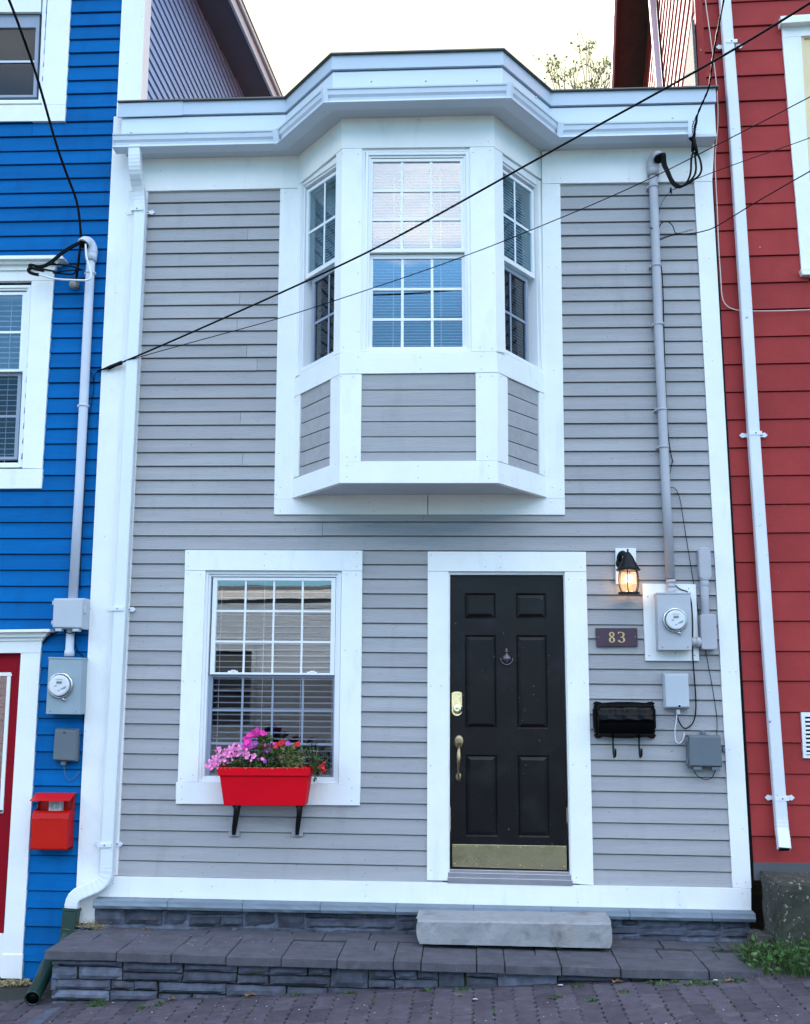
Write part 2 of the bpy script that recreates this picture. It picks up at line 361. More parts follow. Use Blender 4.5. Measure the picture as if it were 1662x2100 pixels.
# ================================================================== GRAY HOUSE
GH = empty('gray_house', (-.4, 0, 0), 'narrow two storey gray clapboard house with white trim, a bay window and a black door', 'house')
b = .54
A_ = at(596, 1022).xy; D_ = at(1126, 1020.5).xy; B_ = at(697, 990, -b).xy; C_ = at(1022, 990, -b).xy
BF = Pl(B_, C_); BL = Pl(A_, B_); BR = Pl(C_, D_)
xl, xr = -2.56, 1.78
hb = (at(590, 700).x, at(1140, 700).x, at(600, 1030).z, at(600, 340).z)
hw = (at(408, 1400).x, at(706, 1400).x, at(500, 1615).z, at(500, 1165).z)
hd = (at(906, 1400).x, at(1180, 1400).x, at(1000, 1830).z, at(1000, 1150).z)
GHOLES = [hb, hw, hd]
mb = MB(); ln = lines_from(WALL, ((303, 391), (1425, 372.6)), ((243, 1795), (1500, 1820.5)), 49, xl, xr)
clap(mb, WALL, xl, xr, ln, GHOLES, seed=11); build('clapboard_siding', mb, M['gray'], GH)
mb = MB(); sheath(mb, xl, xr, -.3, 5.3, GHOLES)
mb.box(xl, xl+.03, .05, 7, -.3, 5.3); mb.box(xr-.03, xr, .05, 7, -.3, 5.3); mb.box(xl, xr, 7, 7.05, -.3, 5.3); build('house_shell', mb, M['dark'], GH)
# upper floor room
mb = MB(); x0, x1, z0, z1 = hb[0]+.02, hb[1]-.02, hb[2]+.02, hb[3]+.1
for q in ([(x0,.03,z0),(x1,.03,z0),(x1,3,z0),(x0,3,z0)], [(x0,.03,z1),(x1,.03,z1),(x1,3,z1),(x0,3,z1)], [(x0,.03,z0),(x0,.03,z1),(x0,3,z1),(x0,3,z0)], [(x1,.03,z0),(x1,.03,z1),(x1,3,z1),(x1,3,z0)], [(x0,3,z0),(x1,3,z0),(x1,3,z1),(x0,3,z1)]): mb.add(q, [[0,1,2,3]])
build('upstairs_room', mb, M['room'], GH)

# wall trim
def board(mb, pts, off=.022, t=.03, pl=WALL): mb.plate(pl, pts, off, t)
mb = MB(); board(mb, [(262.5, 391), (303.5, 391), (241, 1796), (200, 1796)], .024, .044); build('corner_board', mb, M['white'], GH, bevel=.002)
mb = MB(); board(mb, [(1424.5, 371.5), (1461.5, 371), (1542, 1822), (1503.5, 1821)], .024, .044)
nails(mb, WALL, [(1440, 420), (1450, 700), (1455, 530), (1462, 740), (1497, 1378), (1510, 1378), (1524, 1700), (1530, 1810), (1512, 1812), (1497, 1538)], .024)
build('corner_board', mb, [M['white'], M['fil']], GH, bevel=.002)
mb = MB(); board(mb, [(193, 1839), (203, 1797), (1541, 1823), (1541.5, 1868)], .03, .05)
nails(mb, WALL, [(232, 1812), (372, 1828), (435, 1818), (565, 1808), (752, 1815), (750, 1838), (1030, 1812), (1186, 1851), (1287, 1824), (1394, 1830), (1395, 1856), (1523, 1833)], .03)
build('base_board', mb, [M['white'], M['fil']], GH, bevel=.002)
# frieze boards under the eave
mb = MB(); board(mb, [(268, 322), (612, 316), (616, 384.6), (264, 392)], .028, .05); nails(mb, WALL, [(440, 380), (330, 350)], .028)
build('frieze_board', mb, [M['white'], M['fil']], GH, bevel=.002)
mb = MB(); board(mb, [(1112, 310), (1466, 294), (1461.5, 371), (1112, 376)], .028, .05); nails(mb, WALL, [(1150, 365), (1410, 352), (1290, 366)], .028)
build('frieze_board', mb, [M['white'], M['fil']], GH, bevel=.002)
# trim round the bay on the wall
mb = MB(); board(mb, [(575, 386.5), (612, 386), (603, 1023), (562.5, 1024)], .026, .046); nails(mb, WALL, [(585, 395), (580, 600), (572, 930), (567, 1015), (575, 1000)], .026); build('bay_side_trim', mb, [M['white'], M['fil']], GH, bevel=.002)
mb = MB(); board(mb, [(1112, 376.5), (1149.5, 376.5), (1158.8, 1021.5), (1118, 1022)], .026, .046); nails(mb, WALL, [(1126, 548), (1142, 548), (1136, 760), (1150, 1004), (1133, 1000)], .026); build('bay_side_trim', mb, [M['white'], M['fil']], GH, bevel=.002)
mb = MB(); board(mb, [(562.3, 1024.5), (594, 1022), (610, 1008), (877, 1008), (877, 1055), (562, 1055)], .025, .045); board(mb, [(878.5, 1008), (1112, 1008), (1127, 1021), (1159, 1022), (1159.3, 1055.5), (878.5, 1055)], .024, .044)
nails(mb, WALL, [(575, 1048), (757, 1030), (870, 1026), (988, 1028), (988, 1047), (1130, 1030), (768, 1049)], .025); build('bay_bottom_trim', mb, [M['white'], M['fil']], GH, bevel=.002)

# ---- bay
BAY = MB()
board(BAY, [(700.5, 228), (1013.5, 225), (1013.5, 300), (701.5, 303.5)], .003, .04, BF)
board(BAY, [(702, 303.8), (743.5, 303.3), (739.7, 723.3), (697, 723.6)], 0, .04, BF)
board(BAY, [(964.2, 301), (1013.5, 300.3), (1019, 720), (967.7, 720.4)], 0, .04, BF)
board(BAY, [(697, 724), (1019, 720.5), (1021.3, 763), (697, 766.5)], .003, .04, BF)
board(BAY, [(697, 767), (742, 766.7), (740, 945.8), (697, 946)], 0, .04, BF)
board(BAY, [(975.8, 764), (1021.3, 763.4), (1021, 944.5), (977, 944.6)], 0, .04, BF)
board(BAY, [(697, 946.3), (1021, 945), (1022, 990.3), (697, 990.3)], .003, .04, BF)
nails(BAY, BF, [(702, 315), (735, 316), (738, 455), (735, 560), (735, 680), (705, 712), (970, 312), (1005, 308), (1012, 560), (985, 712), (1010, 715), (735, 732), (733, 758), (863, 757), (863, 733), (988, 757), (988, 731),
  (725, 773), (700, 772), (712, 937), (730, 936), (985, 772), (1010, 771), (1000, 936), (712, 955), (712, 978), (858, 956), (858, 980), (1003, 955), (1003, 981), (860, 245), (735, 250), (1002, 290)], .003)
nb = build('bay_front_boards', BAY, [M['white'], M['fil']], GH, bevel=.002)
S1 = MB()
board(S1, [(601, 312), (700.5, 225), (701.6, 304.2), (607.5, 382)], .003, .04, BL)
board(S1, [(689.8, 315), (702, 304.8), (697, 723.6), (684, 729)], 0, .04, BL)
board(S1, [(604, 385), (617.5, 375), (611.5, 769), (596, 780)], 0, .04, BL)
board(S1, [(596, 781), (697.6, 724), (697.6, 767), (597, 817)], .003, .04, BL)
board(S1, [(597, 817.5), (616, 808), (611.4, 976), (594, 984)], 0, .04, BL)
board(S1, [(678, 777.5), (697.5, 767.5), (697, 946.5), (676, 956)], 0, .04, BL)
board(S1, [(594.5, 985), (697, 946.8), (696.8, 990.3), (594, 1023)], .003, .04, BL)
nails(S1, BL, [(690, 776), (688, 952), (606, 815), (604, 975), (690, 735), (650, 785), (625, 1005), (680, 985), (603, 1012)], .003)
build('bay_side_boards', S1, [M['white'], M['fil']], GH, bevel=.002)
S2 = MB()
board(S2, [(1013.5, 225), (1126, 306), (1123.8, 375.5), (1014, 301)], .003, .04, BR)
board(S2, [(1014, 301.5), (1031.3, 314), (1037.5, 724), (1019, 720)], 0, .04, BR)
board(S2, [(1104, 368), (1120, 377), (1124.5, 768), (1112, 765)], 0, .04, BR)
board(S2, [(1020, 722.5), (1124, 768.5), (1124.2, 810), (1021.5, 763)], .003, .04, BR)
board(S2, [(1021.5, 763.5), (1041.7, 774.5), (1043, 952), (1021, 944.5)], 0, .04, BR)
board(S2, [(1106.5, 803), (1124.5, 811), (1126, 979), (1108, 971.5)], 0, .04, BR)
board(S2, [(1021, 946.5), (1126, 979), (1126.5, 1021), (1022.5, 990.3)], .003, .04, BR)
nails(S2, BR, [(1028, 772), (1030, 945), (1116, 815), (1117, 968), (1030, 735), (1100, 785), (1050, 985), (1110, 1003), (1030, 975)], .003)
build('bay_side_boards', S2, [M['white'], M['fil']], GH, bevel=.002)
def panel(pl, tl, tr, br, bl, lL, lR, seed):           # sunken clapboard panel; lL/lR photo heights of the course lines left and right
    mb = MB(); t0, _ = pl.tz(*tl, -.012); t1, _ = pl.tz(*tr, -.012); t0 -= .03; t1 += .03
    xs = (tl[0], tr[0]); L = [(pl.tz(xs[0], a, -.012)[1], pl.tz(xs[1], c, -.012)[1]) for a, c in zip(lL, lR)]
    clap(mb, pl, t0, t1, [(a, c) for a, c in L], proud=.003, joints=0, seed=seed)
    for v in mb.v: v -= pl.n*.014
    q = [tl, tr, br, bl]; mb2 = MB(); mb2.plate(pl, q, -.035, .03)
    for v in mb2.v: pass
    mb.add(mb2.v, mb2.f); return build('clapboard_panel', mb, M['gray'], GH)
panel(BF, (742, 766), (976, 764), (977, 945), (740, 946), [766, 798.7, 832, 863.4, 894.6, 925.9, 957], [764, 798.2, 831.5, 863, 894.3, 925.4, 956.5], 5)
panel(BL, (616, 806), (678, 776), (676, 956), (611, 977), [807, 839, 868.5, 897, 927.5, 957, 987], [777, 809.5, 843.5, 874, 904.7, 936, 967], 6)
panel(BR, (1041.7, 773), (1106.5, 802), (1108, 972), (1043, 953), [774, 805.5, 838, 870, 902, 932, 964], [803, 832.5, 861.5, 892, 924, 955, 985], 7)
# underside and top of the bay
mb = MB(); zb = at(697, 990, -b).z+.012
pb = [Vector((A_.x, .02, zb)), Vector((*A_, zb)), Vector((*B_, zb))+Vector((.01, .01, 0)), Vector((*C_, zb))+Vector((-.01, .01, 0)), Vector((*D_, zb-.01)), Vector((D_.x, .02, zb-.01))]; mb.slab(pb, (0, 0, .03)); build('bay_underside', mb, M['soffit'], GH)
# windows in the bay
PC = Patch(BF, [(750, 311.5), (961.8, 310), (967.6, 720.6), (743.5, 721.5)], -.012)
dh_window(GH, PC, (.073, .915, .515, .957), (.082, .918, .022, .472), 3, 3, blind=(.0215, .022, radians(14), 'slat', (.27, .72)), low='glass', mun_low='vinyl', lows='vinyl', glabel='middle bay window of three by three panes with blinds')
PLw = Patch(BL, [(618, 377), (694, 325), (689, 726), (612, 767)], -.012)
dh_window(GH, PLw, (.15, .985, .505, .94), (.24, .985, .03, .455), 2, 2, blind=(.0215, .022, radians(62), 'slat', (.5,)), up='glassside', low='glassscreen', bo=.102, bu=(-.03, 1.02), liner=True, glabel='narrow left side window of the bay')
PRw = Patch(BR, [(1026, 320), (1108, 378), (1112.5, 765.5), (1032, 721.5)], -.012)
dh_window(GH, PRw, (.015, .84, .505, .94), (.015, .76, .03, .455), 2, 2, blind=(.0215, .022, radians(62), 'slat', (.5,)), up='glassside', low='glassscreen', bo=.102, bu=(-.03, 1.02), liner=True, glabel='narrow right side window of the bay')
# jamb liners around the bay windows (close the gap between boards and window frames)
mb = MB()
PJ = Patch(BF, [(743.5, 303), (964, 301.2), (968, 720.6), (739.7, 723)], -.004); PJ.ring(mb, -.02, 1.02, -.01, 1.005, .045, .022, -.010, -.06, wb=.014)
PJ = Patch(BL, [(610, 379), (700, 310), (694, 724), (605, 769)], -.004); PJ.ring(mb, -.02, 1.02, -.01, 1.0, .075, .022, -.010, -.06, wb=.014)
PJ = Patch(BR, [(1021, 308), (1115, 372), (1119, 768), (1027, 718)], -.004); PJ.ring(mb, -.02, 1.02, -.01, 1.0, .075, .022, -.010, -.06, wb=.014)
build('bay_window_jambs', mb, M['vinyl'], GH)

# ---- eave, gutter, fascia swept along the plan of wall and bay
CH = [A_, B_, C_, D_]
def offs(o, xs, xe):
    pls = [Pl((xs, 0), A_), BL, BF, BR, Pl(D_, (xe, 0))]; out = [Vector((xs, -o, 0))]
    for p, q in zip(pls, pls[1:]):
        a = p.p + p.n*o; c = q.p + q.n*o; den = p.u.cross(q.u).z; t = (c-a).cross(q.u).z/den; out.append(a+p.u*t)
    out.append(Vector((xe, -o, 0))); return out
def sweep(mb, prof, xs, xe, tilt=TILT, smooth=False):
    rows = [[v + Vector((0, 0, z + tilt*(v.x+.4))) for v in offs(o, xs, xe)] for o, z in prof]; n = len(rows); m = len(rows[0])
    vs = [v for r_ in rows for v in r_]; fs = [[i*m+j, i*m+j+1, ((i+1) % n)*m+j+1, ((i+1) % n)*m+j] for i in range(n) for j in range(m-1)]
    fs += [[i*m for i in range(n)], [i*m+m-1 for i in range(n)]]; mb.add(vs, fs, smooth)
def zc(px, py, y): v = at(px, py, y); return v.z - TILT*(v.x+.4)
ef, eg = .125, .235
zS = .5*(zc(600, 322, 0)+zc(289, 329, 0))-.004
zGt = zc(400, 269, -eg); zGb = zc(400, 297, -eg); zF1 = zc(400, 236, -ef); zF2 = zc(400, 207, -ef-.015)
print('eave', zS, zGb, zGt, zF1, zF2, 'bayfront check', zc(860, 193, -b-eg), zc(860, 167, -b-eg), zc(860, 135, -b-ef), zc(860, 101, -b-ef-.015))
xe = at(1478, 280, -.2).x; xs = at(247, 240, -.13).x
mb = MB(); sweep(mb, [(-.02, zS), (eg-.055, zS), (eg-.055, zS+.022), (-.02, zS+.022)], at(300, 310, -.05).x-.14, xe-.02); build('soffit', mb, M['soffit'], GH)
mb = MB(); sweep(mb, [(ef-.03, zS+.023), (ef, zS+.023), (ef, zF1-.012), (ef-.03, zF1-.012)], xs+.01, xe-.01); build('lower_fascia', mb, M['fasc2'], GH, bevel=.002)
mb = MB(); sweep(mb, [(ef-.02, zF1-.001), (ef+.017, zF1-.001), (ef+.012, zF2), (ef-.02, zF2)], xs, xe); build('upper_fascia', mb, M['fasc'], GH, bevel=.002)
mb = MB(); sweep(mb, [(ef-.06, zF1-.04), (ef-.032, zF1-.04), (ef-.032, zF1+.04), (ef-.06, zF1+.04)], xs+.02, xe-.02); build('fascia_shadow_plate', mb, M['drip'], GH)  # dark plate added behind the gap to deepen the shadow line between the bands
mb = MB(); sweep(mb, [(-.3, zF2+.002), (ef+.035, zF2+.002), (ef+.03, zF2+.014), (-.3, zF2+.02)], xs-.02, xe+.02); build('drip_edge', mb, M['drip'], GH)
g0, g1 = eg-.11, eg
prof = [(g0, zGb), (g1-.014, zGb), (g1-.008, zGb+.003), (g1-.009, zGb+.010), (g1-.024, zGb+.015), (g1-.030, zGb+.030), (g1-.026, zGb+.046), (g1-.012, zGb+.062), (g1-.008, zGt-.016), (g1, zGt-.012), (g1+.002, zGt-.003), (g1-.004, zGt), (g1-.012, zGt-.004), (g1-.02, zGt-.02), (g1-.03, zGb+.03), (g1-.04, zGb+.008), (g0+.004, zGb+.006), (g0+.004, zGt), (g0, zGt)]
xgs, xge = at(230, 285, -eg).x, at(1412, 255, -eg).x
mb = MB(); sweep(mb, prof, xgs, xge)
for xx in (xgs, xge):                                    # end caps
    z_ = TILT*(xx+.4); mb.prism([(xx, -g0, zGb+z_), (xx, -g1+.02, zGb+z_), (xx, -g1, zGt+z_), (xx, -g0, zGt+z_)], [(xx+.003, -g0, zGb+z_), (xx+.003, -g1+.02, zGb+z_), (xx+.003, -g1, zGt+z_), (xx+.003, -g0, zGt+z_)])
GUT = build('gutter', mb, M['gutter'], GH)
# corner collars of the gutter
cor = offs(g1+.003, xgs, xge)[1:5]; co2 = offs(g1-.018, xgs, xge)[1:5]
for i, (p, q) in enumerate(zip(cor, co2)):
    zz_ = TILT*(p.x+.4); nb_ = offs(g1+.003, xgs, xge); a = nb_[i]; c = nb_[i+2]
    mb = MB()
    for e in ((a-p).normalized(), (c-p).normalized()):
        e = Vector((e.x, e.y, 0)); r0 = Vector((p.x, p.y, 0)); r1 = Vector((q.x, q.y, 0))
        f = [r0+Vector((0, 0, zGt+.004+zz_)), r0+e*.03+Vector((0, 0, zGt+.004+zz_)), r1+e*.03+Vector((0, 0, zGb-.004+zz_)), r1+Vector((0, 0, zGb-.004+zz_))]
        mb.prism(f, [v+Vector((0, .012, 0)) for v in f])
    build('gutter_corner_joint', mb, M['gutter'], GUT)
for px, py in ((269, 271), (383, 271), (499, 270), (628, 225), (762, 167), (874, 166), (979, 165), (1100, 200), (1380, 242)):
    y_ = -eg if px < 540 or px > 1190 else (-b-eg if 665 < px < 1050 else -.5)
    mb = MB(); mb.lathe(at(px, py, y_), (0, 0, 1), [(.006, -.004), (.008, .004), (.003, .012)], 8); build('gutter_screw', mb, M['gutter'], GUT)
# caulk / flashing seams on the fascia: two lapped covers
mb = MB()
v0 = at(375, 207, -ef-.02); mb.box(v0.x-.5, v0.x, -ef-.0195, -ef-.010, zF1-.008+TILT*(v0.x+.2), zF2-.002+TILT*(v0.x+.2))
build('fascia_lap', mb, M['fasc'], GH, bevel=.001)
# flat roof
mb = MB(); o_ = offs(ef-.03, xs+.05, xe-.05); z_ = zF2-.03
mb.add([(v.x, v.y, z_+TILT*(v.x+.4)) for v in o_]+[(xe-.05, 7, z_+.1), (xs+.05, 7, z_+.1)], [list(range(8))]); build('roof', mb, M['roof'], GH)

# ---- ground floor window
mb = MB(); CW = dict(off=.026, t=.046)
board(mb, [(380, 1128), (743.7, 1129), (743.2, 1170.5), (379, 1169.3)], .029, .049)
board(mb, [(379, 1169.8), (421.7, 1170), (405.5, 1604), (364.5, 1604)], .026, .046)
board(mb, [(701, 1171), (743.2, 1171), (739.5, 1608), (695, 1607.5)], .026, .046)
board(mb, [(361, 1604.3), (739.5, 1608.3), (738, 1652), (360.5, 1648.7)], .029, .049)
nails(mb, WALL, [(386, 1134), (386, 1161), (545, 1136), (543, 1160), (733, 1134), (732, 1162), (386, 1177), (411, 1178), (712, 1178), (731, 1179), (376, 1397), (400, 1397), (708, 1334), (732, 1335), (371, 1597), (396, 1590), (716, 1598), (373, 1614), (373, 1639), (722, 1617), (721, 1642)], .029)
build('window_casing', mb, [M['white'], M['fil']], GH, bevel=.002)
PW = Patch(WALL, [(422, 1171), (700.5, 1171.8), (694.8, 1606.8), (406, 1603.7)], .006)
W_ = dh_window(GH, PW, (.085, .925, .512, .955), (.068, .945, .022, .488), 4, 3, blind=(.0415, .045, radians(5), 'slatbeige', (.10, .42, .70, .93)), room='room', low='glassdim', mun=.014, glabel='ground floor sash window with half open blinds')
for px, py in ((478, 1377), (640, 1379)):
    mb = MB(); c = at(px, py, .03); mb.box(c.x-.035, c.x+.035, .022, .034, c.z-.008, c.z+.004); mb.box(c.x-.012, c.x+.02, .014, .03, c.z-.002, c.z+.01)
    build('sash_lock', mb, M['vinyl'], W_, bevel=.002)

# ---- door
mb = MB()
board(mb, [(877.6, 1131), (1202, 1131.7), (1203, 1172), (877.6, 1171.3)], .029, .049)
board(mb, [(877.6, 1171.8), (920, 1172), (919, 1806.5), (876, 1805.5)], .026, .046)
board(mb, [(1159, 1172.5), (1203, 1172.5), (1218, 1815.8), (1173, 1812)], .026, .046)
nails(mb, WALL, [(885, 1138), (1027, 1141), (1027, 1164), (996, 1162), (1192, 1163), (884, 1407), (905, 1407), (1167, 1188), (1193, 1189), (1172, 1401), (1199, 1401), (1176, 1568), (1203, 1571), (884, 1570), (884, 1785), (1183, 1800)], .029)
build('door_casing', mb, [M['white'], M['fil']], GH, bevel=.002)
mb = MB()
Pd = Patch(WALL, [(919.5, 1172.5), (1160, 1172.5), (1174, 1812), (918.5, 1806)], .004)
Pd.ring(mb, 0, 1, 0.006, 1, .016, .010, 0, -.10, wb=.004); build('door_frame', mb, M['white'], GH, bevel=.002)
mb = MB(); Pd.bar(mb, .0, 1.0, -.006, .012, .03, -.1); Pd.bar(mb, .0, 1.0, .012, .026, .012, -.1); Pd.bar(mb, .0, 1.0, .026, .034, -.005, -.1); build('door_threshold', mb, M['alu'], GH, bevel=.002)
# leaf: off -.035 plane
DO = -.030
DT = Patch(WALL, [(922.5, 1177), (1154, 1177), (1165, 1790), (925, 1786.5)], DO)
def duv(px, py):
    q = WALL.px(px, py, DO); v = (q.z-DT.c[3].z)/(DT.c[0].z-DT.c[3].z); l = DT.c[3].x+(DT.c[0].x-DT.c[3].x)*v; r_ = DT.c[2].x+(DT.c[1].x-DT.c[2].x)*v
    return (q.x-l)/(r_-l), v
pan = [((952.4, 1216.3), (1016.9, 1268)), ((1056.7, 1216.3), (1122, 1268)), ((952.6, 1302), (1020.4, 1494)), ((1059, 1302), (1125.8, 1494)), ((956, 1547.7), (1022, 1716)), ((1062.7, 1547.7), (1129, 1716))]
uv = [(duv(*a), duv(*c)) for a, c in pan]
cols_ = [(sum(uv[i][0][0] for i in (0, 2, 4))/3, sum(uv[i][1][0] for i in (0, 2, 4))/3), (sum(uv[i][0][0] for i in (1, 3, 5))/3, sum(uv[i][1][0] for i in (1, 3, 5))/3)]
rows_ = [(uv[i][1][1], uv[i][0][1]) for i in (0, 2, 4)]
mb = MB(); DT.bar(mb, 0, 1, 0, 1, -.012, -.045)
us = [0, cols_[0][0], cols_[0][1], cols_[1][0], cols_[1][1], 1]; 
for i in (0, 2, 4): DT.bar(mb, us[i], us[i+1], 0, 1, 0, -.012)
vs_ = [0, rows_[2][0], rows_[2][1], rows_[1][0], rows_[1][1], rows_[0][0], rows_[0][1], 1]
for i in (0, 2, 4, 6):
    for c in cols_: DT.bar(mb, c[0], c[1], vs_[i], vs_[i+1], 0, -.012)
for c in cols_:
    for r_ in rows_:
        du, dv = .012/DT.W, .012/DT.H; e = .034
        q0 = [(c[0]+du*.0, r_[0]), (c[1], r_[0]), (c[1], r_[1]), (c[0], r_[1])]
        q1 = [(c[0]+du, r_[0]+dv), (c[1]-du, r_[0]+dv), (c[1]-du, r_[1]-dv), (c[0]+du, r_[1]-dv)]
        q2 = [(c[0]+e/DT.W, r_[0]+e/DT.H), (c[1]-e/DT.W, r_[0]+e/DT.H), (c[1]-e/DT.W, r_[1]-e/DT.H), (c[0]+e/DT.W, r_[1]-e/DT.H)]
        a = [DT.p(*x, 0) for x in q0]; bq = [DT.p(*x, -.0115) for x in q1]; cq = [DT.p(*x, -.001) for x in q2]
        mb.add(a+bq, [[i, (i+1) % 4, 4+(i+1) % 4, 4+i] for i in range(4)]); mb.add(bq+cq, [[i, (i+1) % 4, 4+(i+1) % 4, 4+i] for i in range(4)]+[[4, 5, 6, 7]])
DOOR = build('door', mb, M['door'], GH, 'black six panel door with worn paint')
yd = -DO
mb = MB(); q = [(928, 1731.7), (1162, 1735.5), (1163, 1784.5), (928.7, 1777.5)]; mb.plate(WALL, q, DO+.0035, .003)
build('kick_plate', mb, M['brass'], DOOR, bevel=.0008)
for u in range(6):
    for v in (0, 1):
        mb = MB(); x = 933+u*(1157-933)/5; y = (1737+u*.7) if v == 0 else (1772+u*1.3); c = WALL.px(x, y, DO+.0035); mb.lathe(c, (0, -1, 0), [(.007, -.001), (.006, .002), (.002, .0035)], 10); build('kick_plate_screw', mb, M['brassold'], DOOR)
mb = MB()                                                # keypad lock: rounded plate
c0 = WALL.px(937.5, 1443.5, DO); w_, h_ = .036, .083; pts = []
for k in range(16):
    a = pi*k/15; pts.append((c0.x-w_*cos(a), c0.z+h_-.012+.012*sin(a)))
for k in range(16):
    a = pi*k/15; pts.append((c0.x+w_*cos(a), c0.z-h_+.036-.036*sin(a)))
mb.prism([(x, yd-.010, z) for x, z in pts], [(x, yd+.002, z) for x, z in pts])
k0 = WALL.px(938.5, 1454.6, DO); 
for dx, dz in ((0, .068), (-.021, .053), (.021, .053), (0, .045), (-.013, .03), (.013, .03)): mb.lathe((c0.x+dx, yd-.0095, c0.z+dz), (0, -1, 0), [(.0078, 0), (.0078, .003), (.006, .005), (.004, .003)], 12)
mb.lathe((k0.x, yd-.009, k0.z), (0, -1, 0), [(.034, 0), (.034, .006), (.028, .03), (.026, .036), (.012, .04), (.011, .034), (.004, .034)], 24)
build('keypad_lock', mb, M['brass'], DOOR, bevel=.0015)
mb = MB()                                                # thumb-latch pull handle
h0 = WALL.px(941.6, 1521.4, DO); h1 = WALL.px(940.8, 1593, DO)
def oval(c, rx, rz, t): 
    n = 20; rings = []
    for s_, o in ((1, 0), (1, t*.4), (.8, t*.8), (.4, t), (.05, t)): rings.append([Vector((c.x+rx*s_*cos(2*pi*i/n), yd-o, c.z+rz*s_*sin(2*pi*i/n))) for i in range(n)])
    mb.add([v for r_ in rings for v in r_], [[i*n+j, i*n+(j+1) % n, (i+1)*n+(j+1) % n, (i+1)*n+j] for i in range(4) for j in range(n)]+[list(range(n)), list(range(4*n, 5*n))], True)
oval(h0, .033, .047, .014); oval(h1, .021, .030, .012)
mb.tube([(h0.x, yd-.01, h0.z-.03), (h0.x, yd-.035, h0.z-.05), (h0.x, yd-.055, h0.z-.09), (h0.x-.001, yd-.058, h0.z-.13), (h1.x, yd-.045, h1.z+.05), (h1.x, yd-.02, h1.z+.02), (h1.x, yd-.008, h1.z)], [.011, .012, .015, .013, .009, .008, .007], 12)
mb.tube([(h0.x, yd-.01, h0.z-.008), (h0.x, yd-.04, h0.z-.004), (h0.x, yd-.052, h0.z-.012)], [.006, .007, .012], 10)
build('door_handle', mb, M['brassold'], DOOR)
mb = MB(); k = WALL.px(1039.5, 1349, DO)                 # urn knocker with ring
mb.lathe((k.x, yd-.006, k.z-.022), (0, 0, 1), [(.004, -.016), (.012, -.01), (.01, -.006), (.03, .006), (.034, .016), (.022, .036), (.007, .05), (.006, .058), (.017, .062), (.017, .066), (.006, .07), (.008, .08), (.001, .088)], 16)
mb.tube([(k.x+.042*cos(a), yd-.018, k.z-.004+.042*sin(a)*1.05) for a in [pi*(1.0+i/16) for i in range(17)]], .0045, 8)
build('door_knocker', mb, M['bronze'], DOOR)

# ---- foundation: ledge stones and veneer
def stone_mesh(mb, c0, ux, n, w, h, seed, depth=.03, rough=.006):
    """one rough-faced block: lower-left corner c0, along ux and up, face towards n"""
    rr = random.Random(seed); nx = max(3, int(w/.035)); nz = max(3, int(h/.03)); g = .0048
    sk = [rr.uniform(-.008, .008) for _ in range(4)]; out = rr.uniform(-.006, .010); vs = []; up = Vector((0, 0, 1))
    tx, tz = rr.uniform(-.03, .03), rr.uniform(-.06, .06)
    for j in range(nz+1):
        for i in range(nx+1):
            a, c = i/nx, j/nz
            x = g+(w-2*g)*a; z = g+(h-2*g)*c
            x += (sk[0]*(1-c)+sk[1]*c)*(1 if i in (0, nx) else 0)*.6; z += (sk[2]*(1-a)+sk[3]*a)*(.5 if j in (0, nz) else 0)
            e = min(i, nx-i, j, nz-j); p = c0+ux*x+up*z
            nz_ = noise.noise(p*9+Vector((seed*1.7, 0, 0)))*rough*1.6 + noise.noise(p*28+Vector((0, seed, 0)))*rough
            o = out + nz_ + tx*(a-.5)*.3 + tz*(c-.5)*h
            if e == 0:
                o -= .018; wob = noise.noise(p*22)*.005; x += wob if i in (0, nx) else 0; z += noise.noise(p*17+Vector((9, 0, 0)))*.005 if j in (0, nz) else 0
                p = c0+ux*x+up*z
            vs.append(p+n*o)
    m = nx+1; fs = [[j*m+i, j*m+i+1, (j+1)*m+i+1, (j+1)*m+i] for j in range(nz) for i in range(nx)]
    ring = [i for i in range(m)]+[j*m+nx for j in range(1, nz+1)]+[nz*m+i for i in range(nx-1, -1, -1)]+[j*m for j in range(nz-1, 0, -1)]
    o_ = len(vs); back = [vs[i]-n*depth for i in ring]; vs += back; q = len(ring)
    fs += [[ring[i], ring[(i+1) % q], o_+(i+1) % q, o_+i] for i in range(q)]
    mb.add(vs, fs, False)
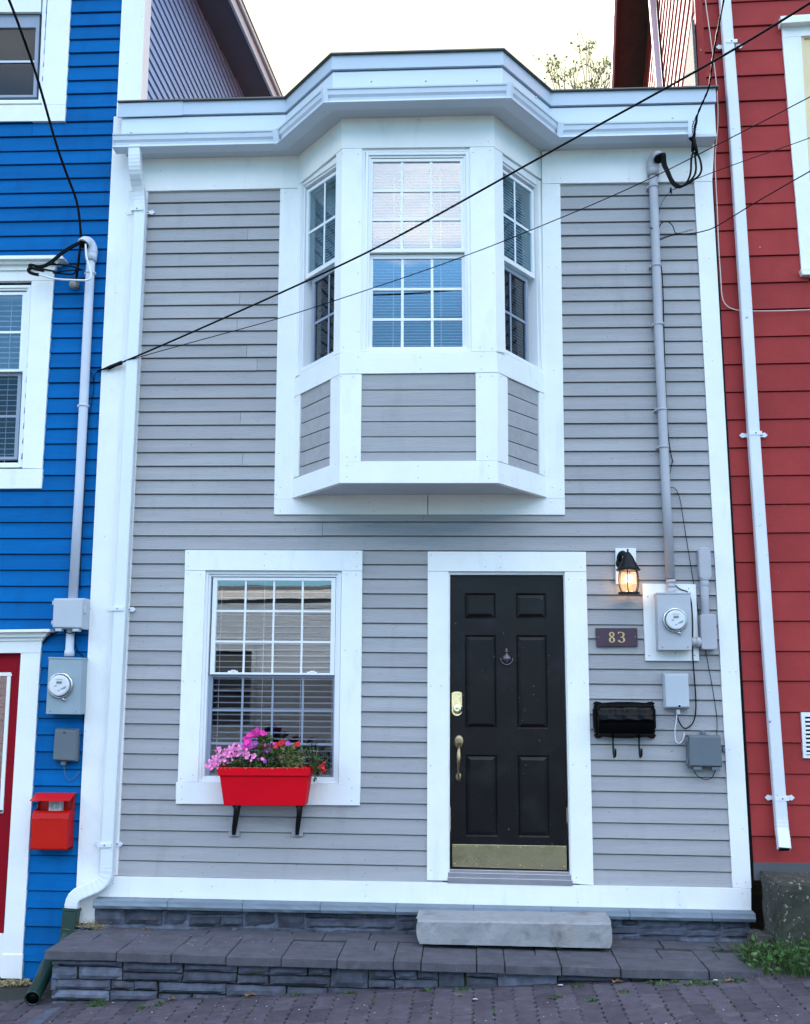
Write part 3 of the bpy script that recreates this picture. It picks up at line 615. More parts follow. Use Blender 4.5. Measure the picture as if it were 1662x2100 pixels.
def veneer(mb, p0, ux, n, length, zbot, ztop, rowh, seed, minw=.16, maxw=.5):
    rr = random.Random(seed); z = ztop(0); sd = seed*100; k = 0
    for h in rowh:
        x = 0
        while x < length-.02:
            w = rr.uniform(minw, maxw)
            if length-x-w < .12: w = length-x
            zt = ztop(x)-sum(rowh[:k])
            if zt > zbot(x)-.02 or True:
                mode = rr.random(); zl = zt-h
                c = Vector((p0[0], p0[1], 0))+ux*x
                if mode < .42: stone_mesh(mb, c+Vector((0, 0, zl)), ux, n, w, h, sd)
                elif mode < .8 or w < .25:
                    f = rr.uniform(.3, .68); stone_mesh(mb, c+Vector((0, 0, zl)), ux, n, w, h*f, sd); stone_mesh(mb, c+Vector((0, 0, zl+h*f)), ux, n, w, h*(1-f), sd+1)
                else:
                    f = rr.uniform(.35, .65); fh = rr.uniform(.35, .62)
                    if rr.random() < .5:
                        stone_mesh(mb, c+Vector((0, 0, zl)), ux, n, w, h*fh, sd); stone_mesh(mb, c+Vector((0, 0, zl+h*fh)), ux, n, w*f, h*(1-fh), sd+1); stone_mesh(mb, c+ux*(w*f)+Vector((0, 0, zl+h*fh)), ux, n, w*(1-f), h*(1-fh), sd+2)
                    else:
                        stone_mesh(mb, c+Vector((0, 0, zl+h*(1-fh))), ux, n, w, h*fh, sd); stone_mesh(mb, c+Vector((0, 0, zl)), ux, n, w*f, h*(1-fh), sd+1); stone_mesh(mb, c+ux*(w*f)+Vector((0, 0, zl)), ux, n, w*(1-f), h*(1-fh), sd+2)
            x += w; sd += 3
        k += 1
zT = lambda x: -.362-.010*(x+2.4)                        # top of the terrace
xLf, xRf = at(190, 1860, -.12).x, at(1550, 1880, -.12).x
zl0 = at(190, 1846, -.12).z; zl1 = at(1549, 1874, -.12).z; zlt = lambda x: zl0+(zl1-zl0)*(x-xLf)/(xRf-xLf)
mb = MB(); xs_ = [190, 343, 497, 657, 812, 972, 1131, 1292, 1460, 1550]
for a, c in zip(xs_, xs_[1:]):
    xa, xb = at(a, 1860, -.12).x+.0015, at(c, 1860, -.12).x-.0015; n = 14; vs = []
    for j in range(n+1):
        x = xa+(xb-xa)*j/n; z = zlt(x); w1 = noise.noise(Vector((x*14, a, 0)))*.004; w2 = noise.noise(Vector((x*11, a, 5)))*.006
        vs += [(x, -.005, z+.004), (x, -.118+w1, z), (x, -.121+w1*2, z-.018), (x, -.128-w2, z-.034), (x, -.116+w2, z-.055), (x, -.02, z-.055)]
    mb.add(vs, [[j*6+i, j*6+(i+1) % 6, (j+1)*6+(i+1) % 6, (j+1)*6+i] for j in range(n) for i in range(6)]+[list(range(6)), [n*6+i for i in range(6)]])
build('foundation_ledge', mb, M['ledge'], GH, bevel=.002)
mb = MB(); x0 = at(193, 1880, -.05).x; x1 = at(1490, 1900, -.05).x
veneer(mb, (x0, -.055), Vector((1, 0, 0)), Vector((0, -1, 0)), xRf-x0-.02, lambda x: zT(x), lambda x: zlt(x0+x)-.056, [.115, .09], 4, .16, .4)
mb.box(x0+.01, xRf-.02, -.035, .02, -.9, zlt(0)-.06); build('foundation_stones', mb, M['stone'], GH)

# ================================================================== drainage on the gray house
def downspout(root, pts, w, d, mt, name='downspout', ribs=None):
    mb = MB(); mb.tube(pts, d, w=w, rib=ribs); return build(name, mb, M[mt], root)
def strap(par, px, py, wl, wr, y, pw, mt='spout', dd=.075):
    mb = MB(); c = at(px, py, -.026); l = at(px-wl, py, -.026).x; r_ = at(px+wr, py+1, -.026).x; h = .019
    for a, e in ((l, c.x-pw/2), (c.x+pw/2, r_)):
        tip = a if a == l else e; s_ = 1 if a == l else -1
        pts = [(tip, c.z), (tip+s_*.02, c.z+h), (tip+s_*.038, c.z+h*.72), ((e if a == l else a), c.z+h*.72), ((e if a == l else a), c.z-h*.72), (tip+s_*.038, c.z-h*.72), (tip+s_*.02, c.z-h)]
        mb.prism([(x, y-.004, z) for x, z in pts], [(x, y+.004, z) for x, z in pts])
    mb.prism([(c.x-pw/2-.003, y+.004, c.z-h*.72), (c.x-pw/2-.003, y-dd, c.z-h*.72), (c.x+pw/2+.003, y-dd, c.z-h*.72), (c.x+pw/2+.003, y+.004, c.z-h*.72)],
             [(c.x-pw/2-.003, y+.004, c.z+h*.72), (c.x-pw/2-.003, y-dd, c.z+h*.72), (c.x+pw/2+.003, y-dd, c.z+h*.72), (c.x+pw/2+.003, y+.004, c.z+h*.72)])
    mb.k = 1; mb.lathe((c.x, y-dd, c.z), (0, -1, 0), [(.006, -.001), (.005, .003)], 8)
    mb.lathe((c.x+pw/2+.02, y-.004, c.z), (0, -1, 0), [(.006, -.001), (.005, .003)], 8); mb.k = 0
    return build('strap', mb, [M[mt], M['ink']], par, bevel=.001)
def densify(pts, step=.03):
    out = [Vector(pts[0])]
    for a, c in zip(pts, pts[1:]):
        a, c = Vector(a), Vector(c); n = max(1, int((c-a).length/step)); out += [a+(c-a)*i/n for i in range(1, n+1)]
    return out
def smooth(pts, it=3):
    pts = [Vector(p) for p in pts]
    for _ in range(it):
        q = [pts[0]]
        for a, c in zip(pts, pts[1:]): q += [a*.75+c*.25, a*.25+c*.75]
        q.append(pts[-1]); pts = q
    return pts
top = smooth([at(277, 300, -.19), at(277, 322, -.19), at(278, 352, -.17), at(283, 378, -.10), at(287, 402, -.066), at(288, 430, -.062)], 2)
bot = smooth([at(220.5, 1776, -.062), at(219, 1800, -.063), at(205, 1816, -.07), at(180, 1826, -.085), at(157, 1836, -.095), at(149, 1850, -.10), at(148, 1866, -.10)], 2)
mid = [at(288, 440, -.060), at(248, 1250, -.060), at(222, 1730, -.060)]
ptsD = densify(top, .012)+mid+densify(bot, .012)
rb = []; n1 = len(densify(top, .012)); n2 = len(densify(bot, .012))
rb = [1+.035*((i // 1) % 2) for i in range(n1)]+[1, 1, 1]+[1+.035*(i % 2) for i in range(n2)]
DS = downspout(GH, ptsD, .088, .062, 'spout', ribs=rb)
for px, py in ((287, 436), (247.5, 1250), (221.5, 1731)): strap(DS, px, py, 31, 31, -.026, .09)
mb = MB(); g0_ = at(148, 1862, -.10); g1_ = at(141, 1918, -.115)
mb.tube([g0_, g0_+(g1_-g0_)*.1, g0_+(g1_-g0_)*.12, g1_], .078, w=.102, rib=[1.05, 1.05, .98, .95])
e0 = onz(67, 2047, gz(-2.9)+.062); s0 = at(118, 1935, -.20); n = 60; path = [g1_, Vector((g1_.x-.01, -.14, g1_.z-.06))]
cp = smooth([g1_+Vector((0, 0, .01)), g1_+Vector((-.02, -.02, -.07)), s0+Vector((-.03, -.06, -.1)), (s0+e0)/2+Vector((0, 0, -.02)), e0], 3); cp = densify(cp, .008)
mb.tube(cp, [.045+.0028*(i % 2) for i in range(len(cp))], 18)
e_dir = (cp[-1]-cp[-4]).normalized(); mb.lathe(cp[-1], e_dir, [(.0475, 0), (.049, .008), (.041, .009), (.040, -.05), (.039, -.2)], 20, cap=False)
mb.k = 1; mb.lathe(cp[-1]+e_dir*.0005, e_dir, [(.0405, 0), (.001, .0005)], 18); mb.k = 0
o = build('drain_hose', mb, [M['greenpipe'], M['black']]); tag(o, 'green corrugated plastic drain hose leading from the downspout onto the pavement', 'drain hose')

# ================================================================== BLUE HOUSE
BH = empty('blue_house', (-5, 0, -.7), 'bright blue clapboard house with white trim and a red door, left of the gray house', 'house')
bxl, bxr = -8.5, at(240, 700).x
bh1 = (at(-190, 700).x, at(60, 700).x, at(0, 978).z, at(0, 562).z)
bh2 = (at(-220, 50).x, at(95, 50).x, at(0, 230).z, 8.6)
bhd = (at(-330, 1500).x, at(38, 1500).x, -1.2, at(0, 1325).z)
mb = MB(); ln = lines_from(WALL, ((147, 27.2), (247, 24.5)), ((45, 1971), (130, 1972.7)), 61, bxl, bxr, ext=22, extb=3)
clap(mb, WALL, bxl, bxr, ln, [bh1, bh2, bhd], seed=21, joints=.1); build('clapboard_siding', mb, M['blue'], BH)
mb = MB(); sheath(mb, bxl, bxr, -1.0, 8.4, [bh1, bh2, bhd]); build('house_shell', mb, M['dark'], BH)
# corner board, facade side and return round the corner
Xc = at(290, 100).x
mb = MB()
zt_, zb_ = 8.4, at(150, 1892, 0).z
def yl(px, py): return at(px, py, -.026)
cl = [at(250, 0, -.026), at(155, 1850, -.026)]
fx = lambda z: cl[0].x+(cl[1].x-cl[0].x)*(z-cl[0].z)/(cl[1].z-cl[0].z)
def bd(mb, x0, x1, z0, z1, y0, y1): mb.box(x0, x1, y0, y1, z0, z1)
zsplit = at(300, 240, 0).z
bd(mb, cl[1].x, at(262, 480, -.026).x-.001, zb_, zsplit, -.026, .02); bd(mb, cl[0].x+.001, Xc, zsplit, zt_, -.0262, .02)
bd(mb, Xc+.0005, Xc+.022, zsplit-.1, zt_, -.0262, .13)
nails(mb, WALL, [(292, 33), (262, 130), (238, 600), (230, 800), (215, 1100), (186, 1248), (175, 1500), (168, 1700)], .026)
build('corner_board', mb, [M['white'], M['fil']], BH, bevel=.002)
# side wall above the gray roof
SW = Pl((Xc, 8.5), (Xc, 0)); 
mb = MB(); zA = at(291, 20).z; n0 = 28; spz = .0925
lnS = [(zsplit+3.2-k*spz, zsplit+3.2-k*spz) for k in range(40)]
SWc = Pl((Xc, 0), (Xc, 9)); 
# build courses directly, face looking +x
for k in range(36):
    z1_ = zsplit+3.2-k*spz; z0_ = z1_-spz; f = [(Xc+.014, z0_), (Xc+.004, z1_-.014), (Xc-.012, z1_-.014), (Xc-.012, z1_+.006), (Xc-.02, z1_+.006), (Xc-.02, z0_)]
    mb.prism([(x, .131, z) for x, z in f], [(x, 8.5, z) for x, z in f])
build('side_siding', mb, M['mauve'], BH)
# eave over the side wall: lines through photo points
def onx(px, py, X): d = ray(px, py); return CAM+d*((X-CAM.x)/d.x)
i0, i1 = onx(400, 0, Xc), onx(500, 197, Xc); Xo = Xc+.32; o0, o1 = onx(470, 0, Xo), onx(557, 195, Xo)
def lny(a, c, y): t = (y-a.y)/(c.y-a.y); return a+(c-a)*t
print('eave blue', i0, i1, o0, o1)
mb = MB(); ya, yb = -.3, 9.0; za, zb2 = lny(i0, i1, ya).z, lny(i0, i1, yb).z; zc0, zc1 = lny(o0, o1, ya).z, lny(o0, o1, yb).z
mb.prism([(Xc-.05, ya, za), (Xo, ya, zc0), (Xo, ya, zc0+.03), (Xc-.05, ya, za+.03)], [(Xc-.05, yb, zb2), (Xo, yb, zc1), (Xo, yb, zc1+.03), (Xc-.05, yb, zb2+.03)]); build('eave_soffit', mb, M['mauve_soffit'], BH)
mb = MB()
for dx, h0, h1 in ((0, -.02, .12), (.03, .1, .17)):
    mb.prism([(Xo+dx, ya, zc0+h0), (Xo+dx+.025, ya, zc0+h0), (Xo+dx+.025, ya, zc0+h1), (Xo+dx, ya, zc0+h1)], [(Xo+dx, yb, zc1+h0), (Xo+dx+.025, yb, zc1+h0), (Xo+dx+.025, yb, zc1+h1), (Xo+dx, yb, zc1+h1)])
build('eave_board', mb, M['fasc'], BH, bevel=.002)
mb = MB(); mb.prism([(-9, ya, zc0+.4), (-5, ya, zc0+1.2), (Xo+.06, ya, zc0+.172), (Xo+.06, ya, zc0+.15), (-9, ya, zc0+.15)], [(-9, yb, zc1+.4), (-5, yb, zc1+1.2), (Xo+.06, yb, zc1+.172), (Xo+.06, yb, zc1+.15), (-9, yb, zc1+.15)]); build('roof', mb, M['roof'], BH)
mb = MB(); mb.box(-8.5, Xc-.021, 8.4, 8.5, -1, zb2-.01); mb.box(-8.5, -8.45, .05, 8.5, -1, zb2-.01); build('rear_walls', mb, M['blue'], BH)

# mid window of the blue house
def blue_window(cas, frame, ug, lg, label, crown=None, blind=None, cols=2, rows=2, low='glassdim', ml='sash'):
    mb = MB()
    for q, o in cas: board(mb, q, o, o+.02)
    c = build('window_casing', mb, M['white'], BH, bevel=.002)
    if crown:
        mb = MB()
        for q, o in crown: board(mb, q, o, o+.02)
        build('window_crown', mb, M['white'], BH, bevel=.003)
    P = Patch(WALL, frame, .012)
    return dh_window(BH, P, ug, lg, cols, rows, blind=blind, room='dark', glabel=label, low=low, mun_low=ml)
blue_window([([(-250, 556), (111.5, 551), (110, 575), (-250, 578)], .029), ([(64.5, 575.5), (110, 575.3), (86.5, 961), (45, 960)], .026), ([(-240, 575.5), (-190, 575.3), (-200, 961), (-250, 960)], .026), ([(-250, 961.3), (87.5, 961.5), (84.8, 1001.5), (-250, 1003)], .029)],
    [(-190, 586), (64, 584), (45, 958), (-205, 960)], (.075, .925, .535, .95), (.06, .905, .065, .505), 'middle window of the blue house with white blinds', 
    crown=[([(-255, 526), (126, 522.5), (131, 530), (-255, 533)], .11), ([(-255, 532), (126, 529.5), (118, 540), (-255, 543)], .075), ([(-255, 541), (116, 539), (112, 553), (-255, 556)], .045)], blind=(.042, .045, radians(14), 'slat', (.2, .8)))
blue_window([([(-250, 250), (133, 247.5), (134.5, 214), (-250, 217)], .029), ([(101, -60), (148.5, -60), (134.5, 213.5), (85, 214)], .026), ([(-250, -60), (-190, -60), (-200, 214), (-250, 214)], .026)],
    [(-200, -190), (104, -190), (86, 211), (-205, 213)], (.07, .93, .53, .95), (.06, .915, .06, .40), 'upper window of the blue house with dark panes', low='glassclear', ml='conduit2')
# red door and its surround
mb = MB()
board(mb, [(-330, 1316), (86, 1313), (83, 1339), (-330, 1341)], .029, .05); board(mb, [(42.7, 1339.5), (82.8, 1339), (43, 2007), (2, 2006)], .026, .05); board(mb, [(43.5, 1958), (46.5, 1958), (44, 2008), (1, 2007), (3, 1958)], .034, .05)
board(mb, [(-330, 1340), (-290, 1340), (-330, 2010), (-370, 2010)], .026, .05); build('door_casing', mb, M['white'], BH, bevel=.002)
mb = MB(); board(mb, [(-335, 1296), (101, 1290), (103, 1296), (-335, 1301)], .10, .12); board(mb, [(-335, 1300), (99, 1295.5), (92, 1306), (-335, 1311)], .065, .09); board(mb, [(-335, 1310), (92, 1305), (87, 1314), (-335, 1319)], .04, .06); build('door_crown', mb, M['white'], BH, bevel=.003)
mb = MB(); board(mb, [(-300, 1345), (44, 1341), (6, 1915), (-340, 1925)], -.02, .04)
RD = build('door', mb, M['reddoor'], BH, 'dark red front door with a tall glass light'); 
mb = MB()
for q in ([(-150, 1381), (22, 1379), (21.5, 1386), (-150, 1388)], [(14.5, 1387), (21.5, 1386), (5.6, 1667), (-2, 1667)], [(-165, 1662), (6, 1661), (5.6, 1668), (-165, 1669)]): board(mb, q, -.008, .013)
build('light_frame', mb, M['vinyl'], RD, bevel=.002)
mb = MB(); board(mb, [(-150, 1384), (18, 1383), (2, 1665), (-160, 1666)], -.016, .004); build('door_light_pane', mb, M['glass'], RD)
mb = MB(); board(mb, [(-330, 1925), (8, 1916), (3, 2004), (-340, 2010)], .01, .06); build('door_step_board', mb, M['white'], BH, bevel=.002)

# ================================================================== RED HOUSE
RH = empty('red_house', (5, 0, -.4), 'dark red clapboard house with a white downspout, right of the gray house', 'house')
rxl, rxr = at(1462, 300).x-.0, 8.0
Xr = at(1424, 0).x
mb = MB(); rw = (at(1640, 300).x, at(1960, 300).x, at(1650, 556).z, at(1600, 52).z)
ln = lines_from(WALL, ((1510, 55.2), (1662, 48.2)), ((1600, 1649.7), (1662, 1650.4)), 28, rxl-.05, rxr, ext=9, extb=2)
zRb = at(1560, 1770).z
clap(mb, WALL, rxl-.05, rxr, ln, [rw], proud=.016, groove=.008, seed=31, joints=.05); build('clapboard_siding', mb, M['red'], RH)
mb = MB(); sheath(mb, rxl-.02, rxr, .0, 8.2, [rw]); build('house_shell', mb, M['dark'], RH)
mb = MB(); zgr = at(1440, 178, 0).z
mb.box(Xr, at(1446, 100, -.02).x, -.022, .03, zgr-.3, 8.2); build('corner_board', mb, M['red'], RH, bevel=.002)
# side wall of the red house, running back at a slight angle
dirS = Vector((.115, .993, 0)).normalized(); S0 = Vector((Xr, 0, 0)); nS = Vector((-dirS.y, dirS.x, 0))
mb = MB(); spz = at(1500, 55.2).z-at(1500, 107.5).z
for k in range(26):
    z1_ = zgr+4.0-k*spz; z0_ = z1_-spz
    f = [(.020, z0_), (.004, z1_-.008), (-.012, z1_-.008), (-.012, z1_+.006), (-.02, z1_+.006), (-.02, z0_)]
    mb.prism([S0+nS*a+dirS*.02+Vector((0, 0, z)) for a, z in f], [S0+nS*a+dirS*9+Vector((0, 0, z)) for a, z in f])
build('side_siding', mb, M['redgloss'], RH)
def ons(px, py, off=0): q = S0+nS*off; d = ray(px, py); return CAM+d*((q-CAM).dot(nS)/d.dot(nS))
a0, a1 = ons(1315, 0), ons(1302, 176); c0_, c1_ = ons(1266, 0, .42), ons(1259.5, 176, .42); print('red eave', a0, a1, c0_, c1_)
def lnd(a, c, t): e = (c-a); k = (t-(a-S0).dot(dirS))/e.dot(dirS); return a+e*k
mb = MB(); A0, A1, C0, C1 = lnd(a0, a1, .1), lnd(a0, a1, 9), lnd(c0_, c1_, .1), lnd(c0_, c1_, 9); up = Vector((0, 0, .04))
zm0 = max(A0.z, C0.z); mb.add([A0, C0, C1, A1, A0+up, C0+up, C1+up, A1+up], [[0,1,2,3],[4,5,6,7],[0,1,5,4],[1,2,6,5],[2,3,7,6],[3,0,4,7]]); build('eave_soffit', mb, M['roof'], RH)
mb = MB(); e_ = nS*.03; v = [C0, C1, C1+Vector((0, 0, .2)), C0+Vector((0, 0, .2))]; mb.prism(v, [p+e_ for p in v]); build('eave_board', mb, M['fasc'], RH, bevel=.002)
mb = MB(); v = [C0+Vector((0, 0, .2)), C1+Vector((0, 0, .2)), C1+Vector((6, 0, .5)), C0+Vector((6, 0, .5))]; mb.prism(v, [p+Vector((0, 0, .05)) for p in v]); build('roof', mb, M['roof'], RH)
mb = MB(); mb.tube([ons(1333, -60, .08), ons(1340, 20, .08), ons(1353, 176, .08), ons(1357, 215, .08)], .05, w=.07); build('side_drainpipe', mb, M['fasc2'], RH)
mb = MB(); mb.tube([ons(1345, -60, .12), ons(1350, 30, .12), ons(1362, 178, .12), ons(1364, 210, .12)], .012, 8); build('side_cable', mb, M['black'], RH)
mb = MB(); f = [ons(1419, 40, .03), ons(1427, 172, .03), ons(1428, 215, .03), ons(1394, 215, .03), ons(1402, 172, .03)]; mb.prism(f, [p-nS*.02 for p in f]); build('side_flashing', mb, M['wood_old'], RH)
# window of the red house
mb = MB(); board(mb, [(1604, 50), (1900, 30), (1900, 62), (1640, 73), (1643.5, 73), (1606, 76)], .028, .05)
board(mb, [(1605, 74), (1643.7, 73), (1672, 548), (1644.5, 550)], .026, .05); board(mb, [(1643, 551), (1900, 548), (1900, 535), (1672, 538)], .03, .05); build('window_casing', mb, M['white'], RH, bevel=.003)
mb = MB(); board(mb, [(1601.5, 32), (1900, 12), (1900, 27), (1603.5, 47)], .085, .1); board(mb, [(1603, 45), (1900, 25), (1900, 34), (1605, 53)], .05, .07); build('window_crown', mb, M['white'], RH, bevel=.003)
mb = MB(); board(mb, [(1643, 552), (1900, 548), (1900, 560), (1647, 563)], .06, .08); build('window_sill', mb, M['white'], RH, bevel=.003)
mb = MB(); board(mb, [(1641, 70), (1900, 60), (1920, 560), (1668, 560)], -.002, .01); build('window_blind', mb, M['cream'], RH)
mb = MB(); board(mb, [(1643, 72), (1649.5, 72), (1677, 550), (1670, 550)], .012, .02); board(mb, [(1643, 72), (1900, 60), (1900, 66), (1643, 78)], .013, .02); build('window_frame', mb, M['cream'], RH, bevel=.003)
# downspout
pts = [at(1472, -420, -.07), at(1487, 0, -.07), at(1505, 240, -.07), at(1529.5, 620, -.07), at(1546, 893, -.07), at(1576, 1330, -.07), at(1596, 1600, -.07), at(1602, 1676, -.072)]
bt = densify([at(1602.5, 1682, -.073), at(1604, 1700, -.08), at(1607, 1722, -.11), at(1609, 1742, -.14)], .011)
RDS = downspout(RH, pts+bt, .078, .062, 'spout_old', ribs=[1]*len(pts)+[1+.03*(i % 2) for i in range(len(bt))])
for px, py in ((1496, 96), (1545, 893), (1599, 1636)): strap(RDS, px, py, 27+py/500, 28+py/500, -.03, .08)
mb = MB(); q = bt[-1]+(bt[-1]-bt[-2]).normalized()*.0015; dd_ = (bt[-1]-bt[-2]).normalized(); sx = Vector((1, 0, 0)); sy = dd_.cross(sx); f = [q+sx*.033+sy*.024, q-sx*.033+sy*.024, q-sx*.033-sy*.024, q+sx*.033-sy*.024]; mb.prism(f, [p+dd_*.0015 for p in f]); build('spout_opening', mb, M['black'], RDS)
# wall vent at the right edge
mb = MB(); board(mb, [(1644, 1461), (1700, 1461), (1704, 1556), (1648.5, 1555)], .03, .04)
for i in range(9):
    y = 1474+i*8.6; board(mb, [(1652.5, y), (1698, y), (1698, y+4.5), (1653, y+4.5)], .036, .01)
mb.k = 1; board(mb, [(1652, 1470), (1698, 1470), (1700, 1549), (1655, 1549)], .0315, .001); mb.k = 0
build('wall_vent', mb, [M['vinyl'], M['black']], RH, 'white louvred vent at the right edge', bevel=.001)
mb = MB(); mb.box(rxl+.02, rxr, -.03, .03, -.02, zRb+.005)
build('base_flashing', mb, M['ink'], RH)
mb = MB(); mb.box(rxr-.05, rxr, .05, 8, -.5, 8.2); mb.box(rxl, rxr, 8, 8.05, -.5, 8.2); mb.box(Xr+.6, rxr, 8.2, 8.25, 5, 8.2); build('rear_walls', mb, M['red'], RH)
# black strip drawn in for the shaded gap between the two houses
mb = MB(); g = [at(1461.5, 371, -.019), at(1463.6, 371, -.019), at(1547, 1790, -.019), at(1542, 1822, -.019)]; mb.prism(g, [p+Vector((0, .02, 0)) for p in g]); build('joint_gap_strip', mb, M['black'], RH)

# ================================================================== concrete block, right
def rough_block(name, x0, x1, y0, y1, z0, z1, step, amp, m, seed, shear=0):
    bm = bmesh.new(); bmesh.ops.create_cube(bm, size=1)
    for v in bm.verts: v.co = Vector((x0+(v.co.x+.5)*(x1-x0), y0+(v.co.y+.5)*(y1-y0), z0+(v.co.z+.5)*(z1-z0)))
    for ax, n in ((0, (x1-x0)/step), (1, (y1-y0)/step), (2, (z1-z0)/step)):
        lo = (x0, y0, z0)[ax]; hi = (x1, y1, z1)[ax]; N_ = int(n)
        for i in range(1, N_):
            co = [0, 0, 0]; co[ax] = lo+(hi-lo)*i/N_; no = [0, 0, 0]; no[ax] = 1
            bmesh.ops.bisect_plane(bm, geom=bm.verts[:]+bm.edges[:]+bm.faces[:], plane_co=co, plane_no=no)
    bmesh.ops.triangulate(bm, faces=bm.faces)
    for v in bm.verts:
        c = v.co.copy(); cx = min(c.x-x0, x1-c.x); cy = min(c.y-y0, y1-c.y); cz = min(c.z-z0, z1-c.z); r_ = step*.55
        k = sorted((cx, cy, cz)); e = max(0, r_-k[1])/r_ if k[0] < 1e-5 else 0
        ctr = Vector(((x0+x1)/2, (y0+y1)/2, (z0+z1)/2)); d = (ctr-c); d = Vector([math.copysign(min(abs(q), 1), q) for q in d])
        pull = Vector((d.x if cx < r_ else 0, d.y if cy < r_ else 0, d.z if cz < r_ else 0))
        if pull.length: v.co += pull.normalized()*e*step*.3
        v.co += Vector((noise.noise(c*7+Vector((seed, 0, 0))), noise.noise(c*7+Vector((0, seed, 0))), noise.noise(c*7+Vector((0, 0, seed)))))*amp + Vector((noise.noise(c*31), noise.noise(c*31+Vector((3, 0, 0))), noise.noise(c*31+Vector((0, 5, 0)))))*amp*.5
        if shear: v.co.x += shear*(v.co.z-z1)*(1 if c.x < (x0+x1)/2 else 0)
    mb = MB(); mb.v = [v.co.copy() for v in bm.verts]; mb.f = [[v.index for v in f.verts] for f in bm.faces]; mb.m = [0]*len(mb.f); mb.sm = [False]*len(mb.f); bm.free()
    return build(name, mb, m)
q = at(1555, 1785)
o = rough_block('concrete_block', q.x, 3.6, -.49, -.031, gz(2.2)-.25, q.z, .045, .012, M['block'], 5)
tag(o, 'big weathered concrete block with moss under the red house', 'concrete block')
# low rubble beside it
o = rough_block('rubble_stone', q.x-.12, q.x-.01, -.36, -.12, zT(1.8)-.1, zT(1.8)+.10, .04, .02, M['block'], 9); tag(o, 'low mossy lump of rubble at the foot of the concrete block', 'stone')

# ================================================================== terrace
TR = empty('stone_terrace', (-.4, -.4, -.6), 'low terrace of dark stacked stone with flat capstones in front of the gray house', 'retaining wall')
yF = lambda x: -.735-.022*(x+2.6)
jx = [88, 248, 359, 470, 582, 695, 809, 865, 978, 1035, 1150, 1270, 1449, 1567]
fxs = []
for p in jx: fxs.append(onz(p, 1951+ (p-91)*.021, zT(0)).x)
fxs[0] = -2.625; fxs[-1] = 1.70
depth0 = [.30, .42, .27, .40, .25, .27, .27, .27, .25, .27, .26, .26, .26]
th = .052
def capstone(x0, x1, y0, y1, seed, name='capstone', chip=True):
    rr = random.Random(seed); g = .003; n = 7; mb = MB(); vs = []; dz = rr.uniform(-.003, .003); tl = rr.uniform(-.004, .004)
    xx0, xx1 = x0+g, x1-g; yy0, yy1 = y0+g, y1-g; nx, ny = 8, 5
    for j in range(ny+1):
        for i in range(nx+1):
            a, c = i/nx, j/ny; x = xx0+(xx1-xx0)*a; y = yy0+(yy1-yy0)*c; e = 0
            w = noise.noise(Vector((x*12, y*12, seed)))*.003
            x += noise.noise(Vector((y*15, seed, 2)))*.003 if i in (0, nx) else 0; y += noise.noise(Vector((x*12, seed, 7)))*.004 if j in (0, ny) else 0
            vs.append(Vector((x, y, zT(x)+dz+tl*(a-.5)+w)))
    m = nx+1; fs = [[j*m+i, j*m+i+1, (j+1)*m+i+1, (j+1)*m+i] for j in range(ny) for i in range(nx)]
    ring = [i for i in range(m)]+[j*m+nx for j in range(1, ny+1)]+[ny*m+i for i in range(nx-1, -1, -1)]+[j*m for j in range(ny-1, 0, -1)]
    o_ = len(vs); qn = len(ring); vs += [vs[i]-Vector((0, 0, th)) for i in ring]; fs += [[ring[i], ring[(i+1) % qn], o_+(i+1) % qn, o_+i] for i in range(qn)]; fs.append([o_+i for i in range(qn)])
    mb.add(vs, fs); return build(name, mb, M['cap'], TR, bevel=.004)
for i in range(13):
    x0, x1 = fxs[i], fxs[i+1]; y = yF((x0+x1)/2); capstone(x0, x1, y, y+depth0[i], 40+i)
    # slabs behind this cap
    x = x0; k = 0; yb0 = y+depth0[i]
    if yb0 < -.12:
        if x1-x0 > .3 and i % 3 != 1: capstone(x0, (x0+x1)/2+.03*((i % 2)*2-1), yb0, min(-.07, yb0+.27), 70+i, 'paving_slab'); capstone((x0+x1)/2+.03*((i % 2)*2-1), x1, yb0, min(-.07, yb0+.22), 90+i, 'paving_slab')
        else: capstone(x0, x1, yb0, min(-.07, yb0+.2), 110+i, 'paving_slab')
x = -2.50; i = 0
while x < 1.75:                                           # last row against the foundation
    w = R.uniform(.22, .42); capstone(x, min(x+w, 1.78), -.262, -.057, 130+i, 'paving_slab'); x += w; i += 1
ins = .032
mb = MB(); p0 = (fxs[0]+ins, yF(-2.6)+ins+.02); p1 = (fxs[-1]-ins, yF(1.7)+ins+.02); ux = Vector((p1[0]-p0[0], p1[1]-p0[1], 0)); Lw = ux.length; ux.normalize(); nn = Vector((ux.y, -ux.x, 0))
veneer(mb, p0, ux, nn, Lw, lambda x: gz(p0[0]+x)-.1, lambda x: zT(p0[0]+x)-th-.002, [.125, .125, .13], 2, .15, .46)
veneer(mb, (p0[0]+.0, -.1), Vector((0, -1, 0)), Vector((-1, 0, 0)), -.1-p0[1], lambda x: -.9, lambda x: zT(-2.6)-th-.002, [.125, .125, .13], 8, .15, .4)
build('stacked_stone', mb, M['stone'], TR)
mb = MB(); pts = [(p0[0]+.03, p0[1]+.035), (p1[0]-.03, p1[1]+.035), (p1[0]-.03, -.06), (p0[0]+.03, -.06)]
mb.prism([(x, y, zT(x)-.004-.006) for x, y in pts], [(x, y, -1.0) for x, y in pts]); build('terrace_core', mb, M['joint'], TR)

